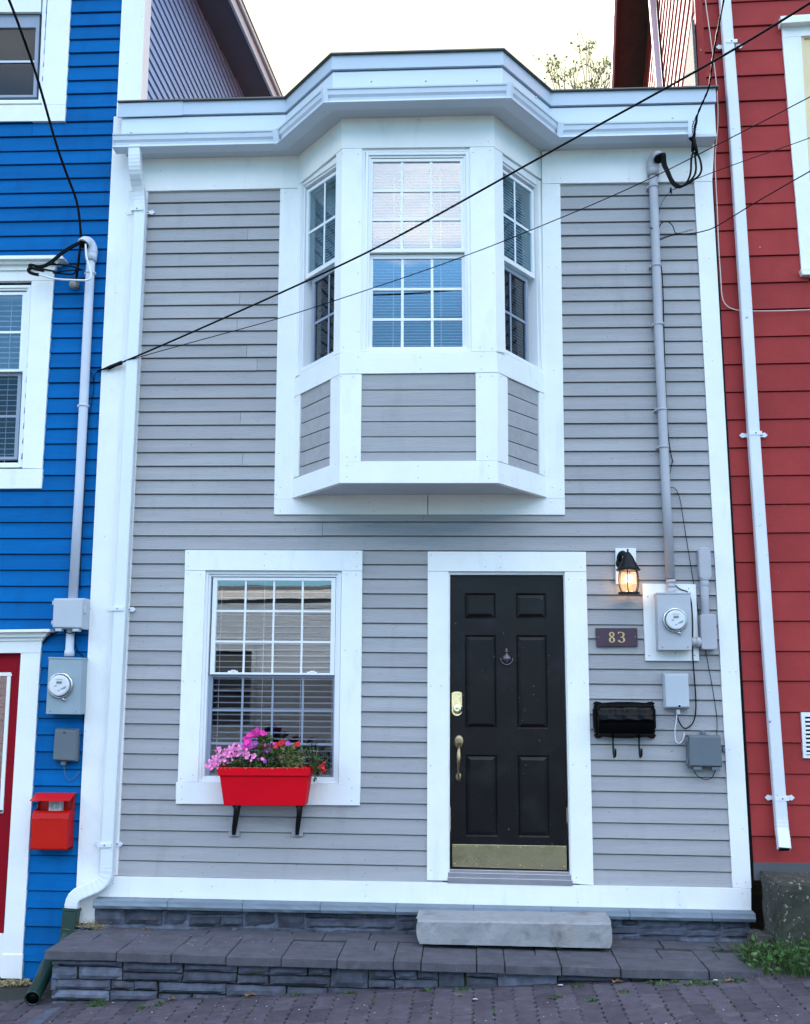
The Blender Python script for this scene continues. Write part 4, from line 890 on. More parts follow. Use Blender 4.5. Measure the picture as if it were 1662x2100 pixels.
# stone step
mb = MB(); f0 = onz(857, 1936, zT(-.3)); f1 = onz(1256.5, 1946, zT(.85)); yS = (f0.y+f1.y)/2; yS = -.435
a0 = at(852, 1888, yS); a1 = at(1257, 1894, yS); c0 = at(857.5, 1936, yS); c1 = at(1256.5, 1945.5, yS)
o = None
bm_nx = 44; vs = []; fs = []
prof_ = 12
def step_pt(a, s):                                       # a along the length, s around the section (front bottom, front top, back top, back bottom)
    top = a0.lerp(a1, a); bt_ = c0.lerp(c1, a); yb_ = -.045
    k = Vector((0, 0, 0)); secs = [bt_, bt_.lerp(top, .25), bt_.lerp(top, .5), bt_.lerp(top, .75), bt_.lerp(top, .93), top+Vector((0, .014, .001)), top+Vector((0, .06, .002)), top+Vector((0, .14, .003)), top+Vector((0, .24, .003)), Vector((top.x, yb_, top.z+.003)), Vector((top.x, yb_, bt_.z))]
    p = secs[s].copy(); nz_ = .006
    p += Vector((0, noise.noise(p*11)*nz_+noise.noise(p*33)*.003, noise.noise(p*9+Vector((4, 0, 0)))*.004 if s > 3 else 0)); return p
NS = 11
for i in range(bm_nx+1):
    a = i/bm_nx
    for s in range(NS):
        p = step_pt(a, s)
        if i in (0, bm_nx): p.x += noise.noise(Vector((p.y*12, p.z*12, i)))*.012 + (.012 if i == 0 else -.012)*(1 if s in (0, 4, 5) else .2)
        vs.append(p)
fs = [[i*NS+s, i*NS+(s+1) % NS, (i+1)*NS+(s+1) % NS, (i+1)*NS+s] for i in range(bm_nx) for s in range(NS)]+[list(range(NS)), [bm_nx*NS+s for s in range(NS)]]
mb.add(vs, fs); o = build('stone_step', mb, M['slab'], bevel=0); tag(o, 'pale rough granite slab used as doorstep below the black door', 'step')

# ================================================================== pavement and street
mb = MB(); rr = random.Random(5); w, l = .1165, .235; zz0 = [(0, 0), (.17, .014), (.33, -.006), (.5, .014), (.67, -.006), (.83, .014), (1, 0)]
nx0, nx1 = -38, 36
for ci in range(nx0, nx1):
    y = -.55 - (ci % 2)*l*.5*0 - rr.uniform(0, .01)+(.05 if ci % 3 == 0 else 0); x0 = ci*w
    while y > -3.6:
        L_ = l*rr.uniform(.985, 1.01); wob = 1
        dz = rr.uniform(-.0035, .0035); tx, ty = rr.uniform(-.02, .02), rr.uniform(-.01, .01)
        pl_ = [(x0+d, y-f*L_) for f, d in zz0]; pr_ = [(x0+w+d, y-f*L_) for f, d in zz0][::-1]
        g = .0012; cx, cy = x0+w/2, y-L_/2
        ring = [(px+(g if k < 7 else -g)+rr.uniform(-.0008, .0008), py+(-g if py > cy else g)*(1 if abs(abs(py-cy)-L_/2) < 1e-6 else 0)) for k, (px, py) in enumerate(pl_+pr_)]
        def zf(px, py, e): return gz(px, py)+dz+tx*(px-cx)+ty*(py-cy)-e
        outer = [Vector((px, py, zf(px, py, .0035))) for px, py in ring]
        inn = [Vector((px+(cx-px)*.06, py+(cy-py)*.03, zf(px, py, 0))) for px, py in ring]
        low = [Vector((p.x, p.y, p.z-.03)) for p in outer]; n = len(ring)
        mb.add(outer+inn+low, [[i, (i+1) % n, n+(i+1) % n, n+i] for i in range(n)]+[[n+i for i in range(n)]]+[[i, (i+1) % n, 2*n+(i+1) % n, 2*n+i] for i in range(n)])
        y -= L_
o = build('pavement', mb, M['paver'], loc=(0, -2, -.6)); tag(o, kind='structure')
mb = MB(); n = 40; vs = []; 
xs2 = [-60+120*i/40 for i in range(41)]; ys2 = [-80, -40, -20, -10, -6, -4.2, -3.6, -.7, 0, 8, 20, 60]
for y in ys2:
    for x in xs2: vs.append((x, y, gz(max(-9, min(9, x)), max(y, -6))-.014))
m_ = len(xs2); mb.add(vs, [[j*m_+i, j*m_+i+1, (j+1)*m_+i+1, (j+1)*m_+i] for j in range(len(ys2)-1) for i in range(m_-1)])
o = build('ground', mb, M['joint'], loc=(0, 0, -.6)); tag(o, kind='structure')
mb = MB(); mb.add([(x, y, gz(x, y)-.008) for y in (-14, -3.75) for x in (-9, 9)], [[0, 1, 3, 2]])
o = build('street', mb, M['asphalt'], loc=(0, -9, -.6)); tag(o, kind='structure')
mb = MB(); f = [(-9, -3.75), (9, -3.75), (9, -3.6), (-9, -3.6)]; mb.prism([(x, y, gz(x, y)+.004) for x, y in f], [(x, y, gz(x, y)-.12) for x, y in f]); o = build('kerb', mb, M['slab'], loc=(0, -3.7, -.7)); tag(o, kind='structure')
# ================================================================== fixtures on the gray house
def C(px, py, y=-.02): return at(px, py, y)
def pxm(px, py, y=0, d=10): return (at(px+d, py, y)-at(px, py, y)).length/d    # metres per photo pixel
def box_px(mb, x0, y0, x1, y1, yf, yb, x2=None, x3=None):   # front face given by photo corners
    a = at(x0, y0, yf); c = at(x1, y0, yf); d = at(x3 if x3 else x1, y1, yf); e = at(x2 if x2 else x0, y1, yf); f = [a, c, d, e]
    mb.prism(f, [Vector((p.x, yb, p.z)) for p in f])
# lantern
lz = at(1289, 1170, -.12)
t = empty('wall_lantern', (lz.x, -.02, lz.z-.15), 'lit black wall lantern with six glass panes between the black door and the electric meter', 'wall lamp')
mb = MB(); box_px(mb, 1262.7, 1124.3, 1305, 1198, -.034, -.014, 1263.5, 1306); build('back_board', mb, M['white'], t, bevel=.002)
k = pxm(1289, 1200, -.13); cx, cy = lz.x, -.13
z = lambda py: at(1289, py, -.13).z
mb = MB()
hexr = [(26*k, z(1214)), (24.5*k, z(1220))]
def hexring(mb, prof, n=6, a0=.26):
    vs = []; fs = []
    for r_, zz in prof:
        for j in range(n): vs.append((cx+r_*cos(2*pi*j/n+a0), cy+r_*sin(2*pi*j/n+a0), zz))
    for i in range(len(prof)-1):
        for j in range(n): fs.append([i*n+j, i*n+(j+1) % n, (i+1)*n+(j+1) % n, (i+1)*n+j])
    mb.add(vs, fs+[list(range(n)), list(range((len(prof)-1)*n, len(prof)*n))])
hexring(mb, [(19*k, z(1219.5)), (25*k, z(1218)), (25*k, z(1215.5)), (18*k, z(1213.5))]); build('lantern_base', mb, M['blackiron'], t, bevel=.001)
gp = [(17.5, 1213.5), (21, 1203), (22.3, 1192), (21.5, 1181), (19, 1171)]
mb = MB()
for j in range(6):
    a = 2*pi*j/6+.26; mb.tube([(cx+r_*k*cos(a), cy+r_*k*sin(a), z(py)) for r_, py in gp], .0035, 6)
hexring(mb, [(19.6*k, z(1171.5)), (25*k, z(1170)), (25.5*k, z(1167.5)), (23*k, z(1166)), (19.5*k, z(1160)), (15*k, z(1151)), (10.5*k, z(1142)), (5.5*k, z(1134.5)), (2*k, z(1131))], 12, 0)
mb.tube([(cx, cy, z(1132)), (cx, cy, z(1128))], 1.6*k, 8); mb.lathe((cx, cy, z(1128)), (0, 0, 1), [(.1*k, -1.5*k), (2.2*k, 0), (2.2*k, 1.2*k), (.2*k, 2.8*k)], 10)
build('lantern_hood', mb, M['blackiron'], t)
mb = MB()                                                # scrolled arm from the board to the hood
mb.tube(smooth([(cx-12*k, -.03, z(1150)), (cx-16*k, -.06, z(1139)), (cx-10*k, -.09, z(1131)), (cx-5*k, -.115, z(1137)), (cx-2*k, -.13, z(1145))], 2), 5.5*k, 10)
mb.lathe((cx-9*k, -.034, z(1152)), (0, -1, 0), [(13*k, 0), (13*k, .008), (8*k, .02)], 16); build('lantern_arm', mb, M['blackiron'], t)
mb = MB(); n = 6; vs = [(cx+r_*k*.97*cos(2*pi*j/n+.26), cy+r_*k*.97*sin(2*pi*j/n+.26), z(py)) for r_, py in gp for j in range(n)]
mb.add(vs, [[i*n+j, i*n+(j+1) % n, (i+1)*n+(j+1) % n, (i+1)*n+j] for i in range(len(gp)-1) for j in range(n)]); build('glass_panes', mb, M['lampglass'], t)
mb = MB(); mb.lathe((cx, cy, z(1212)), (0, 0, 1), [(5*k, 0), (5.5*k, 16*k), (4*k, 17*k)], 12); build('candle_tube', mb, M['bulbtube'], t)
mb = MB(); mb.lathe((cx, cy, z(1196)), (0, 0, 1), [(3*k, 0), (7.5*k, 5*k), (9*k, 10*k), (7*k, 16*k), (1*k, 19*k)], 14); build('bulb', mb, M['bulb'], t)
ld = bpy.data.lights.new('lantern_light', 'POINT'); ld.energy = .35; ld.color = (1, .62, .34); ld.shadow_soft_size = .03
lo = bpy.data.objects.new('lantern_light', ld); lo.location = (0, cy+.02-.0, z(1200)-(lz.z-.15)); lo.parent = t; COL.objects.link(lo)

# house number
def ellring(mb, cx, cz, ro, rzo, ri, rzi, a0, a1, y, n=26, dx=0, taper=False):
    vs = []; fs = []
    for i in range(n+1):
        a = a0+(a1-a0)*i/n; vs += [(cx+ro*cos(a), y, cz+rzo*sin(a)), (cx+dx+ri*cos(a), y, cz+rzi*sin(a)), (cx+ro*cos(a), y+.003, cz+rzo*sin(a)), (cx+dx+ri*cos(a), y+.003, cz+rzi*sin(a))]
    for i in range(n): q = i*4; fs += [[q, q+4, q+5, q+1], [q, q+2, q+6, q+4], [q+1, q+5, q+7, q+3]]
    fs += [[0, 1, 3, 2], [n*4, n*4+2, n*4+3, n*4+1]]; mb.add(vs, fs)
a = at(1265, 1307, -.03)
t = empty('house_number_sign', (a.x, -.02, a.z-.06), 'dark plum wooden plaque with gold number 83 under the lantern', 'house number')
mb = MB(); q = [at(1222, 1288, -.034), at(1307.5, 1288, -.034), at(1308.8, 1325.5, -.034), at(1224.5, 1326.5, -.034)]; mb.prism(q, [Vector((p.x, -.016, p.z)) for p in q]); build('plaque', mb, M['sign'], t, bevel=.003)
mb = MB(); k = pxm(1265, 1307, -.036); y = -.0375; c8 = at(1255.5, 1307, y); H = 22*k
ellring(mb, c8.x, c8.z-.245*H, 6.4*k, .258*H, 2.6*k, .175*H, 0, 2*pi, y); ellring(mb, c8.x, c8.z+.262*H, 5.6*k, .238*H, 2.4*k, .16*H, 0, 2*pi, y-.0004)
c3 = at(1276.5, 1307, y)
ellring(mb, c3.x-1.2*k, c3.z-.235*H, 7.4*k, .265*H, 3.4*k, .20*H, -pi*.86, pi*.5, y); ellring(mb, c3.x-1.2*k, c3.z+.255*H, 6.5*k, .245*H, 2.8*k, .185*H, -pi*.5, pi*.5, y-.0004)
f = [(c3.x-8.0*k, c3.z+.5*H), (c3.x-.6*k, c3.z+.5*H), (c3.x-.6*k, c3.z+.44*H), (c3.x-5.6*k, c3.z+.44*H), (c3.x-7.2*k, c3.z+.30*H), (c3.x-8.2*k, c3.z+.30*H)]; mb.prism([(x, y-.0008, z_) for x, z_ in f], [(x, y+.003, z_) for x, z_ in f])
f = [(c3.x-4*k, c3.z+.035*H), (c3.x-.8*k, c3.z+.07*H), (c3.x-.8*k, c3.z-.03*H), (c3.x-4*k, c3.z-.005*H)]; mb.prism([(x, y-.0012, z_) for x, z_ in f], [(x, y+.003, z_) for x, z_ in f])
mb.lathe((c3.x-6.6*k, y+.003, c3.z-.335*H), (0, -1, 0), [(2.0*k, 0), (2.0*k, .0032)], 12)
build('numerals', mb, M['gold'], t)
each('screw', ((1228, 1306), (1303, 1306)), lambda mb, p: mb.lathe(at(*p, -.035), (0, -1, 0), [(.004, -.001), (.003, .0015)], 8), M['brassold'], t)

# electric meters
def meter(name, label, board_, front, cen, rad, yb, yf, paint, group, dial_tilt=0, stain=True):
    a = at(*cen, yf); t = empty(name, (a.x, -.02, a.z-.25), label, 'electric meter', group)
    if board_: mb = MB(); board(mb, board_, .034, .03); nails(mb, WALL, [(1329, 1224), (1413, 1207), (1332, 1345), (1425, 1344), (1386, 1340)], .034); build('backing_board', mb, [M['white'], M['ink']], t, bevel=.002)
    mb = MB(); q = [at(x, y, yf) for x, y in front]; mb.prism(q, [Vector((p.x, yb, p.z)) for p in q])
    tp = [q[0]+Vector((-.004, -.004, .012)), q[1]+Vector((.004, -.004, .012)), q[1]+Vector((.004, -.004, 0)), q[0]+Vector((-.004, -.004, 0))]; mb.prism(tp, [Vector((p.x, yb, p.z)) for p in tp])
    build('meter_box', mb, M[paint], t, bevel=.003)
    k = pxm(*cen, yf); c = at(*cen, yf); R_ = rad*k
    mb = MB(); mb.lathe((c.x, yf+.001, c.z), (0, -1, 0), [(R_*1.02, 0), (R_*1.02, .018), (R_*.94, .026), (R_*.86, .022), (R_*.86, 0)], 36, cap=False); 
    mb.lathe((c.x+R_*.25, yf-.012, c.z-R_*1.05), (0, 0, 1), [(.006, -.012), (.006, .012)], 8); mb.tube([(c.x+R_*.1, yf-.012, c.z-R_), (c.x+R_*.5, yf-.016, c.z-R_*1.15)], .005, 8); build('meter_ring', mb, M['chrome'], t)
    mb = MB(); mb.lathe((c.x, yf-.005, c.z), (0, -1, 0), [(R_*.84, 0), (R_*.83, .048), (R_*.80, .052), (R_*.01, .053)], 36, cap=False); mb.sm = [False]*len(mb.sm); build('glass_dome', mb, M['glassclear'], t)
    mb = MB(); mb.lathe((c.x, yf-.004, c.z), (0, -1, 0), [(R_*.8, 0), (R_*.8, .036), (R_*.72, .04), (R_*.72, .0415), (R_*.01, .0415)], 36, cap=False)
    yd_ = yf-.046; r = R_*.72
    mb.k = 1; mb.box(c.x-r*.28, c.x+r*.34, yd_-.001, yd_+.001, c.z+r*.18, c.z+r*.48); 
    mb.k = 2
    mb.box(c.x-r*.24, c.x+r*.2, yd_-.002, yd_-.001, c.z+r*.25, c.z+r*.27)
    for i in range(4): mb.box(c.x-r*.18+i*r*.13, c.x-r*.11+i*r*.13, yd_-.0016, yd_-.0011, c.z+r*.28, c.z+r*.40)
    for i, (x0, x1, zz) in enumerate(((-.35, .4, .62), (-.5, -.2, -.02), (-.5, -.22, -.1), (-.15, .12, -.55), (-.1, .08, -.62))): mb.box(c.x+r*x0, c.x+r*x1, yd_-.0008, yd_+.001, c.z+r*zz, c.z+r*(zz+.035))
    mb.k = 3; f = [(.05, -.45), (.85, .0), (.8, -.3), (.55, -.42)]; mb.prism([(c.x+r*x, yd_, c.z+r*z_) for x, z_ in f], [(c.x+r*x, yd_+.003, c.z+r*z_) for x, z_ in f])
    mb.k = 0; mb.sm = [False]*len(mb.sm)
    build('dial', mb, [M['dialw'], M['lcd'], M['ink'], M['metalblue']], t)
    for u, v in ((.12, .95), (.88, .95)):
        mb = MB(); p = q[3].lerp(q[2], u).lerp(q[0].lerp(q[1], u), 1-v); mb.lathe((p.x, yf, p.z), (0, -1, 0), [(.006, -.001), (.005, .003)], 8); build('screw', mb, M['brassold'], t)
    return t
meter('electric_meter', 'gray electric meter box on a white backing board beside the lit lantern', [(1318.3, 1197), (1427.5, 1198.2), (1434.8, 1355.5), (1324.5, 1355)], [(1348, 1218.6), (1416.8, 1218.6), (1419.8, 1333.2), (1351, 1333.2)], (1384.5, 1272), 25, -.034, -.135, 'metal', 'electric meters')
meter('electric_meter', 'blue-gray electric meter box on the blue wall above the red mailbox', None, [(100, 1351), (168.5, 1352.5), (164, 1465.5), (94, 1464.5)], (125.5, 1406), 25.5, -.01, -.135, 'metalblue', 'electric meters')

# conduit risers with weatherheads
def riser(label, path, r, head, m, rings, facing, y, name='service_conduit'):
    t = empty(name, (path[-1].x, y, path[-1].z), label, 'conduit', 'service conduits')
    mb = MB(); mb.tube(path, r, 16); build('pipe', mb, M[m], t)
    h = path[0]; mb = MB()
    mb.lathe(h+Vector((0, 0, -.05)), (0, 0, 1), [(r*1.3, 0), (r*1.35, .05), (r*1.25, .055)], 16)
    pts = smooth([h+Vector((0, 0, -.01)), h+Vector((0, 0, .05)), h+Vector((facing*.015, -.02, .085)), h+Vector((facing*.03, -.06, .075)), h+Vector((facing*.035, -.075, .05))], 2)
    mb.tube(pts, [r*1.25]*3+[r*1.4]*(len(pts)-5)+[r*1.45, r*1.35], 14); build('weatherhead', mb, M[m], t)
    mb = MB(); e = pts[-1]; mb.lathe(e+Vector((0, -.0, -.002)), Vector((facing*.2, -.5, -1)), [(r*1.2, 0), (r*1.2, .003)], 14); build('cable_entry', mb, M['black'], t)
    for py_pt in rings:
        mb = MB()
        mb.lathe(py_pt+Vector((0, 0, -.008)), (0, 0, 1), [(r*1.12, 0), (r*1.2, .003), (r*1.2, .013), (r*1.12, .016)], 16, cap=False)
        mb.box(py_pt.x-r-.014, py_pt.x-r+.002, y-.002, -.012, py_pt.z-.008, py_pt.z+.008)
        build('pipe_clamp', mb, M[m], t)
    return t, pts[-1]
yR = -.065; pth = [at(1339.5, 348, yR), at(1342, 412, yR), at(1352, 700, yR), at(1366, 1000, yR), at(1375.5, 1186, yR)]
rgt, headR = riser('gray service conduit running down the right side of the gray house to the meter', pth, .0325, None, 'conduit', [at(1341, 383, yR), at(1346.5, 545, yR), at(1352, 665, yR), at(1361.5, 917, yR), at(1357.5, 840, yR)], 1, yR)
mb = MB(); c = at(1376, 1190, yR); mb.lathe((c.x, yR, at(1377, 1219, yR).z), (0, 0, 1), [(.031, 0), (.031, .035), (.029, .036), (.029, .05), (.033, .052), (.033, .066), (.027, .068), (.027, .078), (.033, .08), (.033, .1)], 16); build('threaded_hub', mb, M['conduit'], rgt)
yB = -.07; pth = [at(187, 522, yB), at(184, 575, yB), at(173, 800, yB), at(163, 1000, yB), at(149.5, 1228, yB)]
lft, headL = riser('pale gray service conduit running down the blue wall to the meter', pth, .033, None, 'conduit2', [at(186, 560, yB), at(171.5, 832, yB)], -1, yB)
mb = MB(); mb.lathe((at(142, 1346, -.07).x, -.07, at(142, 1346, -.07).z), (0, 0, 1), [(.036, 0), (.034, .04), (.029, .045), (.029, .2)], 16); build('lower_pipe', mb, M['conduit2'], lft)
# junction box on the conduit (blue house)
def util_box(name, label, cat, front, yf, yb, m, extra=None, group=None):
    q = [at(x, y, yf) for x, y in front]; c = sum(q, Vector())/4
    t = empty(name, (c.x, yb, q[2].z), label, cat, group)
    mb = MB(); ins = .012; back = [Vector((p.x, yb, p.z)) for p in q]; mid_ = [Vector((p.x, yf+.03, p.z)) for p in q]; fr = [p+(c-p).normalized()*ins for p in q]
    mb.prism(mid_, back); mb.prism(fr, [p+Vector((0, .0005, 0)) for p in mid_]); build('cover', mb, M[m], t, bevel=.006)
    return t, q
t, q = util_box('junction_box', 'pale blue-gray junction box above the meter on the blue wall', 'junction box', [(108, 1226), (172, 1226), (168.5, 1290), (105, 1289)], -.155, -.02, 'boxlight')
for v in (.85, .2): p = q[3].lerp(q[0], v); mb = MB(); mb.box(p.x-.012, p.x+.002, -.13, -.10, p.z-.014, p.z+.014); build('hinge', mb, M['boxlight'], t, bevel=.002)
for u in (.12, .68): p = q[3].lerp(q[2], u); mb = MB(); mb.box(p.x, p.x+.045, -.15, -.10, p.z-.018, p.z+.002); build('foot', mb, M['boxlight'], t, bevel=.002)
mb = MB(); p = q[2].lerp(q[1], .6); mb.box(p.x-.002, p.x+.012, -.14, -.11, p.z-.02, p.z+.02); build('latch', mb, M['boxlight'], t, bevel=.002)
t, q = util_box('telephone_box', 'small slate-gray utility box between the blue wall meter and the red mailbox', 'utility box', [(111, 1493.5), (158, 1496), (155, 1563), (106, 1561)], -.085, -.01, 'boxdark')
mb = MB(); p = at(131.5, 1502, -.087); mb.lathe(p, (0, -1, 0), [(.009, -.001), (.008, .004), (.004, .002)], 12); build('lock', mb, M['ink'], t)
mb = MB(); p = at(131, 1565, -.05); mb.box(p.x-.016, p.x+.016, -.065, -.035, p.z-.012, p.z+.012); mb.tube(smooth([p, at(132, 1585, -.04), at(140, 1602, -.02), at(152, 1598, -.02), at(163, 1583, -.02)], 3), .0025, 6); build('cable_tail', mb, M['boxdark'], t)
# boxes on gray house
t, q = util_box('telephone_box', 'pale gray rectangular utility box directly under the meter of the gray house', 'utility box', [(1362, 1380.5), (1414, 1380.5), (1417, 1453.5), (1365, 1453.5)], -.085, -.012, 'boxlight')
mb = MB(); p = at(1394, 1448.5, -.088); mb.lathe(p, (0, -1, 0), [(.013, -.003), (.013, .004), (.009, .005)], 14); mb.k = 1; mb.lathe(p+Vector((0, -.0042, 0)), (0, -1, 0), [(.0085, 0), (.0085, .0015)], 12); mb.k = 0
p = at(1391, 1459, -.05); mb.box(p.x-.012, p.x+.012, -.062, -.035, p.z-.018, p.z+.012); build('lock', mb, [M['boxlight'], M['black']], t)
mb = MB(); mb.tube(smooth([at(1389, 1464, -.045), at(1388, 1478, -.04), at(1384, 1500, -.035), at(1386, 1522, -.03), at(1395, 1526, -.03), at(1403, 1515, -.03), at(1404, 1502, -.03)], 3), .0038, 8); build('white_cable_loop', mb, M['wcable'], t)
t, q = util_box('network_box', 'square slate-gray utility box at the right corner board of the gray house', 'utility box', [(1412, 1507.5), (1481, 1508.5), (1484.5, 1574.5), (1413, 1573)], -.10, -.012, 'boxdark')
for u in (.14, .68): p = q[3].lerp(q[2], u); mb = MB(); mb.box(p.x, p.x+.055, -.095, -.05, p.z-.02, p.z+.001); build('foot', mb, M['boxdark'], t, bevel=.002)
mb = MB(); p = at(1443, 1503, -.03); mb.box(p.x-.014, p.x+.014, -.034, -.014, p.z-.012, p.z+.015); build('mounting_tab', mb, M['boxdark'], t, bevel=.002)
mb = MB(); p = at(1484.5, 1537, -.03); mb.box(p.x-.006, p.x+.012, -.034, -.012, p.z-.014, p.z+.014); build('mounting_tab', mb, M['boxdark'], t, bevel=.002)
for v in (.85, .15): p = q[3].lerp(q[0], v); mb = MB(); mb.box(p.x-.009, p.x+.002, -.085, -.05, p.z-.016, p.z+.016); build('hinge', mb, M['boxdark'], t, bevel=.002)
mb = MB(); mb.tube(smooth([at(1424, 1580, -.06), at(1430, 1592, -.05), at(1444, 1599, -.03), at(1452, 1599, -.03), at(1462, 1595, -.05), at(1468, 1580, -.06)], 3), .0028, 6); build('cable_loop', mb, M['black'], t)
# LB conduit body on the right of the meter
p = at(1455, 1300, -.06)
t = empty('conduit_fitting', (p.x, -.02, at(1455, 1332, -.06).z), 'gray conduit elbow with oval cover joined to the right of the meter', 'conduit')
mb = MB(); a = at(1446, 1150, -.03)
def rrect(cx, cz, w, h, r, n=6):
    out = []
    for (sx, sz, a0) in ((1, 1, 0), (-1, 1, pi/2), (-1, -1, pi), (1, -1, 3*pi/2)):
        for i in range(n+1): an = a0+pi/2*i/n; out.append((cx+sx*(w/2-r)+r*cos(an), cz+sz*(h/2-r)+r*sin(an)))
    return out
k = pxm(1446, 1156, -.07); c1 = at(1446.5, 1156, -.07)
o_ = rrect(c1.x, c1.z, 25*k, 71*k, 12.3*k); mb.prism([(x, -.075, z_) for x, z_ in o_], [(x, -.018, z_) for x, z_ in o_])
i_ = rrect(c1.x, c1.z, 22*k, 67*k, 10.9*k); mb.prism([(x, -.079, z_) for x, z_ in i_], [(x, -.0745, z_) for x, z_ in i_]); 
mb.lathe((c1.x, -.079, c1.z+30*k), (0, -1, 0), [(.004, 0), (.003, .002)], 8); mb.lathe((c1.x, -.079, c1.z-30*k), (0, -1, 0), [(.004, 0), (.003, .002)], 8)
build('oval_cover', mb, M['conduit'], t, bevel=.003)
mb = MB(); mb.tube([at(1445, 1185, -.045), at(1447, 1268, -.045)], .0285, 16); mb.lathe(at(1446, 1203, -.045), (0, 0, 1), [(.031, 0), (.031, .04)], 16)
c2 = at(1454, 1296, -.08); r_ = rrect(c2.x, c2.z, 32*k, 72*k, 5*k); mb.prism([(x, -.09, z_) for x, z_ in r_], [(x, -.02, z_) for x, z_ in r_])
mb.tube([at(1418, 1317, -.06), at(1441, 1317, -.06)], .030, 16); mb.lathe(at(1428, 1317, -.06), (1, 0, 0), [(.036, 0), (.036, .03)], 16)
build('elbow_body', mb, M['conduit'], t, bevel=.005)

# cables hung on the gray house
def cable(name, label, pts, r, m='black', cat='cable', it=2, group=None, seg=7):
    mb = MB(); mb.tube(smooth(pts, it), r, seg); o = build(name, mb, M[m]); tag(o, label, cat, group); return o
cable('meter_cable', 'black cable curving from the meter down to the pale gray utility box', [at(1386, 1201, -.08), at(1391, 1206, -.05), at(1399, 1210, -.04), at(1412, 1213, -.05), at(1418, 1230, -.045), at(1421, 1260, -.042), at(1421.5, 1300, -.042), at(1421, 1340, -.04), at(1424, 1380, -.03), at(1428, 1430, -.028), at(1428, 1465, -.028), at(1421, 1486, -.03), at(1408, 1495, -.03), at(1400, 1492, -.032), at(1392, 1478, -.035), at(1389, 1466, -.04)], .0045)
cable('thin_cable', 'thin black cable slanting down the siding behind the conduit elbow', [at(1368, 1000, -.03), at(1380, 945, -.028)][::-1]+[at(1392, 1000, -.028), at(1405, 1085, -.024), at(1415, 1145, -.024), at(1432, 1250, -.022), at(1448, 1336, -.022), at(1460, 1400, -.022), at(1470, 1460, -.022), at(1472, 1490, -.022), at(1470, 1507, -.03)], .0024)
cable('thin_cable', 'black cable tied along the lower part of the gray conduit', [at(1352, 530, -.09), at(1360, 560, -.03), at(1363, 720, -.028), at(1369, 880, -.028), at(1376, 930, -.028), at(1381, 948, -.026)], .0035)
cable('thin_cable', 'thin dark cable hanging beside the pale conduit on the blue house', [at(172, 745, -.02)]*1+[at(165, 780, -.03), at(163, 800, -.05), at(192, 768, -.03), at(193, 800, -.02), at(186, 835, -.03), at(181, 870, -.06), at(176, 950, -.07), at(171, 1050, -.07), at(165, 1150, -.06), at(164, 1210, -.03)][2:], .003)
cable('thin_cable', 'black cable looping between junction box and meter on the blue wall', [at(120, 1291, -.05), at(132, 1296, -.08), at(145, 1300, -.11), at(156, 1294, -.09), at(153, 1320, -.05), at(160, 1338, -.03), at(172, 1346, -.03), at(178, 1370, -.02), at(176, 1420, -.02), at(170, 1480, -.02)], .0035)
cable('thin_cable', 'dark cable running from the door crown of the blue house to the junction box', [at(89, 1320, -.03), at(95, 1310, -.03), at(105, 1302, -.05), at(118, 1296, -.05), at(122, 1291, -.06)], .006)

# black mailbox
c = at(1282, 1477, -.09)
t = empty('mailbox', (c.x, -.02, at(1282, 1556, -.05).z), 'glossy black metal mailbox with scalloped edge and two hooks right of the black door', 'mailbox', 'wall mailboxes')
def scallop(x0, x1, z0, z1):
    w, h = x1-x0, z1-z0; P_ = []
    half = [(0, .5), (0, .30), (.016, .24), (.006, .19), (.022, .14), (.004, .10), (.012, .04), (.05, .0), (.10, .012), (.15, .04), (.25, .028), (.38, .012), (.5, .012)]
    half = [(a*1.5 if a < .03 else a, c_*1.3 if c_ < .05 else c_) for a, c_ in half]
    for a, c_ in half: P_.append((x0+w*a, z0+h*c_))
    for a, c_ in half[::-1][1:]: P_.append((x1-w*a, z0+h*c_))
    for a, c_ in half[1:]: P_.append((x1-w*a, z1-h*c_*.7))
    for a, c_ in half[::-1][1:-1]: P_.append((x0+w*a, z1-h*c_*.7))
    return P_
p0_, p1_ = at(1219, 1515.5, -.06), at(1346, 1438.7, -.06)
mb = MB(); o_ = scallop(p0_.x, p1_.x, p0_.z, p1_.z); mb.prism([(x, -.030, z_) for x, z_ in o_], [(x, -.020, z_) for x, z_ in o_]); build('back_plate', mb, M['blackgloss'], t, bevel=.002)
mb = MB(); x0, x1 = p0_.x+.028, p1_.x-.028; zt2, zb2_ = p1_.z-.016, p0_.z+.026; n = 22
prof = [(-.03, zt2), (-.05, zt2-.002), (-.085, zt2-.018), (-.108, zt2-.05), (-.112, zt2-.075), (-.118, zt2-.10), (-.121, zt2-.112), (-.113, zt2-.113), (-.112, zt2-.13), (-.108, zb2_+.02), (-.09, zb2_), (-.03, zb2_)]
vs = []; 
for i in range(n+1):
    x = x0+(x1-x0)*i/n; wv = .004*sin(i*1.9)+.003*sin(i*.8)
    for j, (y, z_) in enumerate(prof): vs.append((x, y-(wv if j in (3, 4, 5) else 0), z_-(.004*sin(i*.9) if j in (5, 6, 7) else 0)))
m_ = len(prof); mb.add(vs, [[i*m_+j, i*m_+(j+1) % m_, (i+1)*m_+(j+1) % m_, (i+1)*m_+j] for i in range(n) for j in range(m_)]+[list(range(m_)), [n*m_+j for j in range(m_)]], True)
build('box_and_lid', mb, M['blackgloss'], t)
for px in (1257.5, 1311):
    mb = MB(); mb.tube([at(px, 1508, -.05), at(px+.5, 1530, -.05), at(px+1.5, 1546, -.052), at(px+3, 1553, -.065), at(px+5, 1550, -.085), at(px+5.5, 1540, -.095), at(px+5, 1535, -.095)], [.0065, .0065, .007, .008, .008, .007, .005], 10); build('newspaper_hook', mb, M['blackiron'], t)
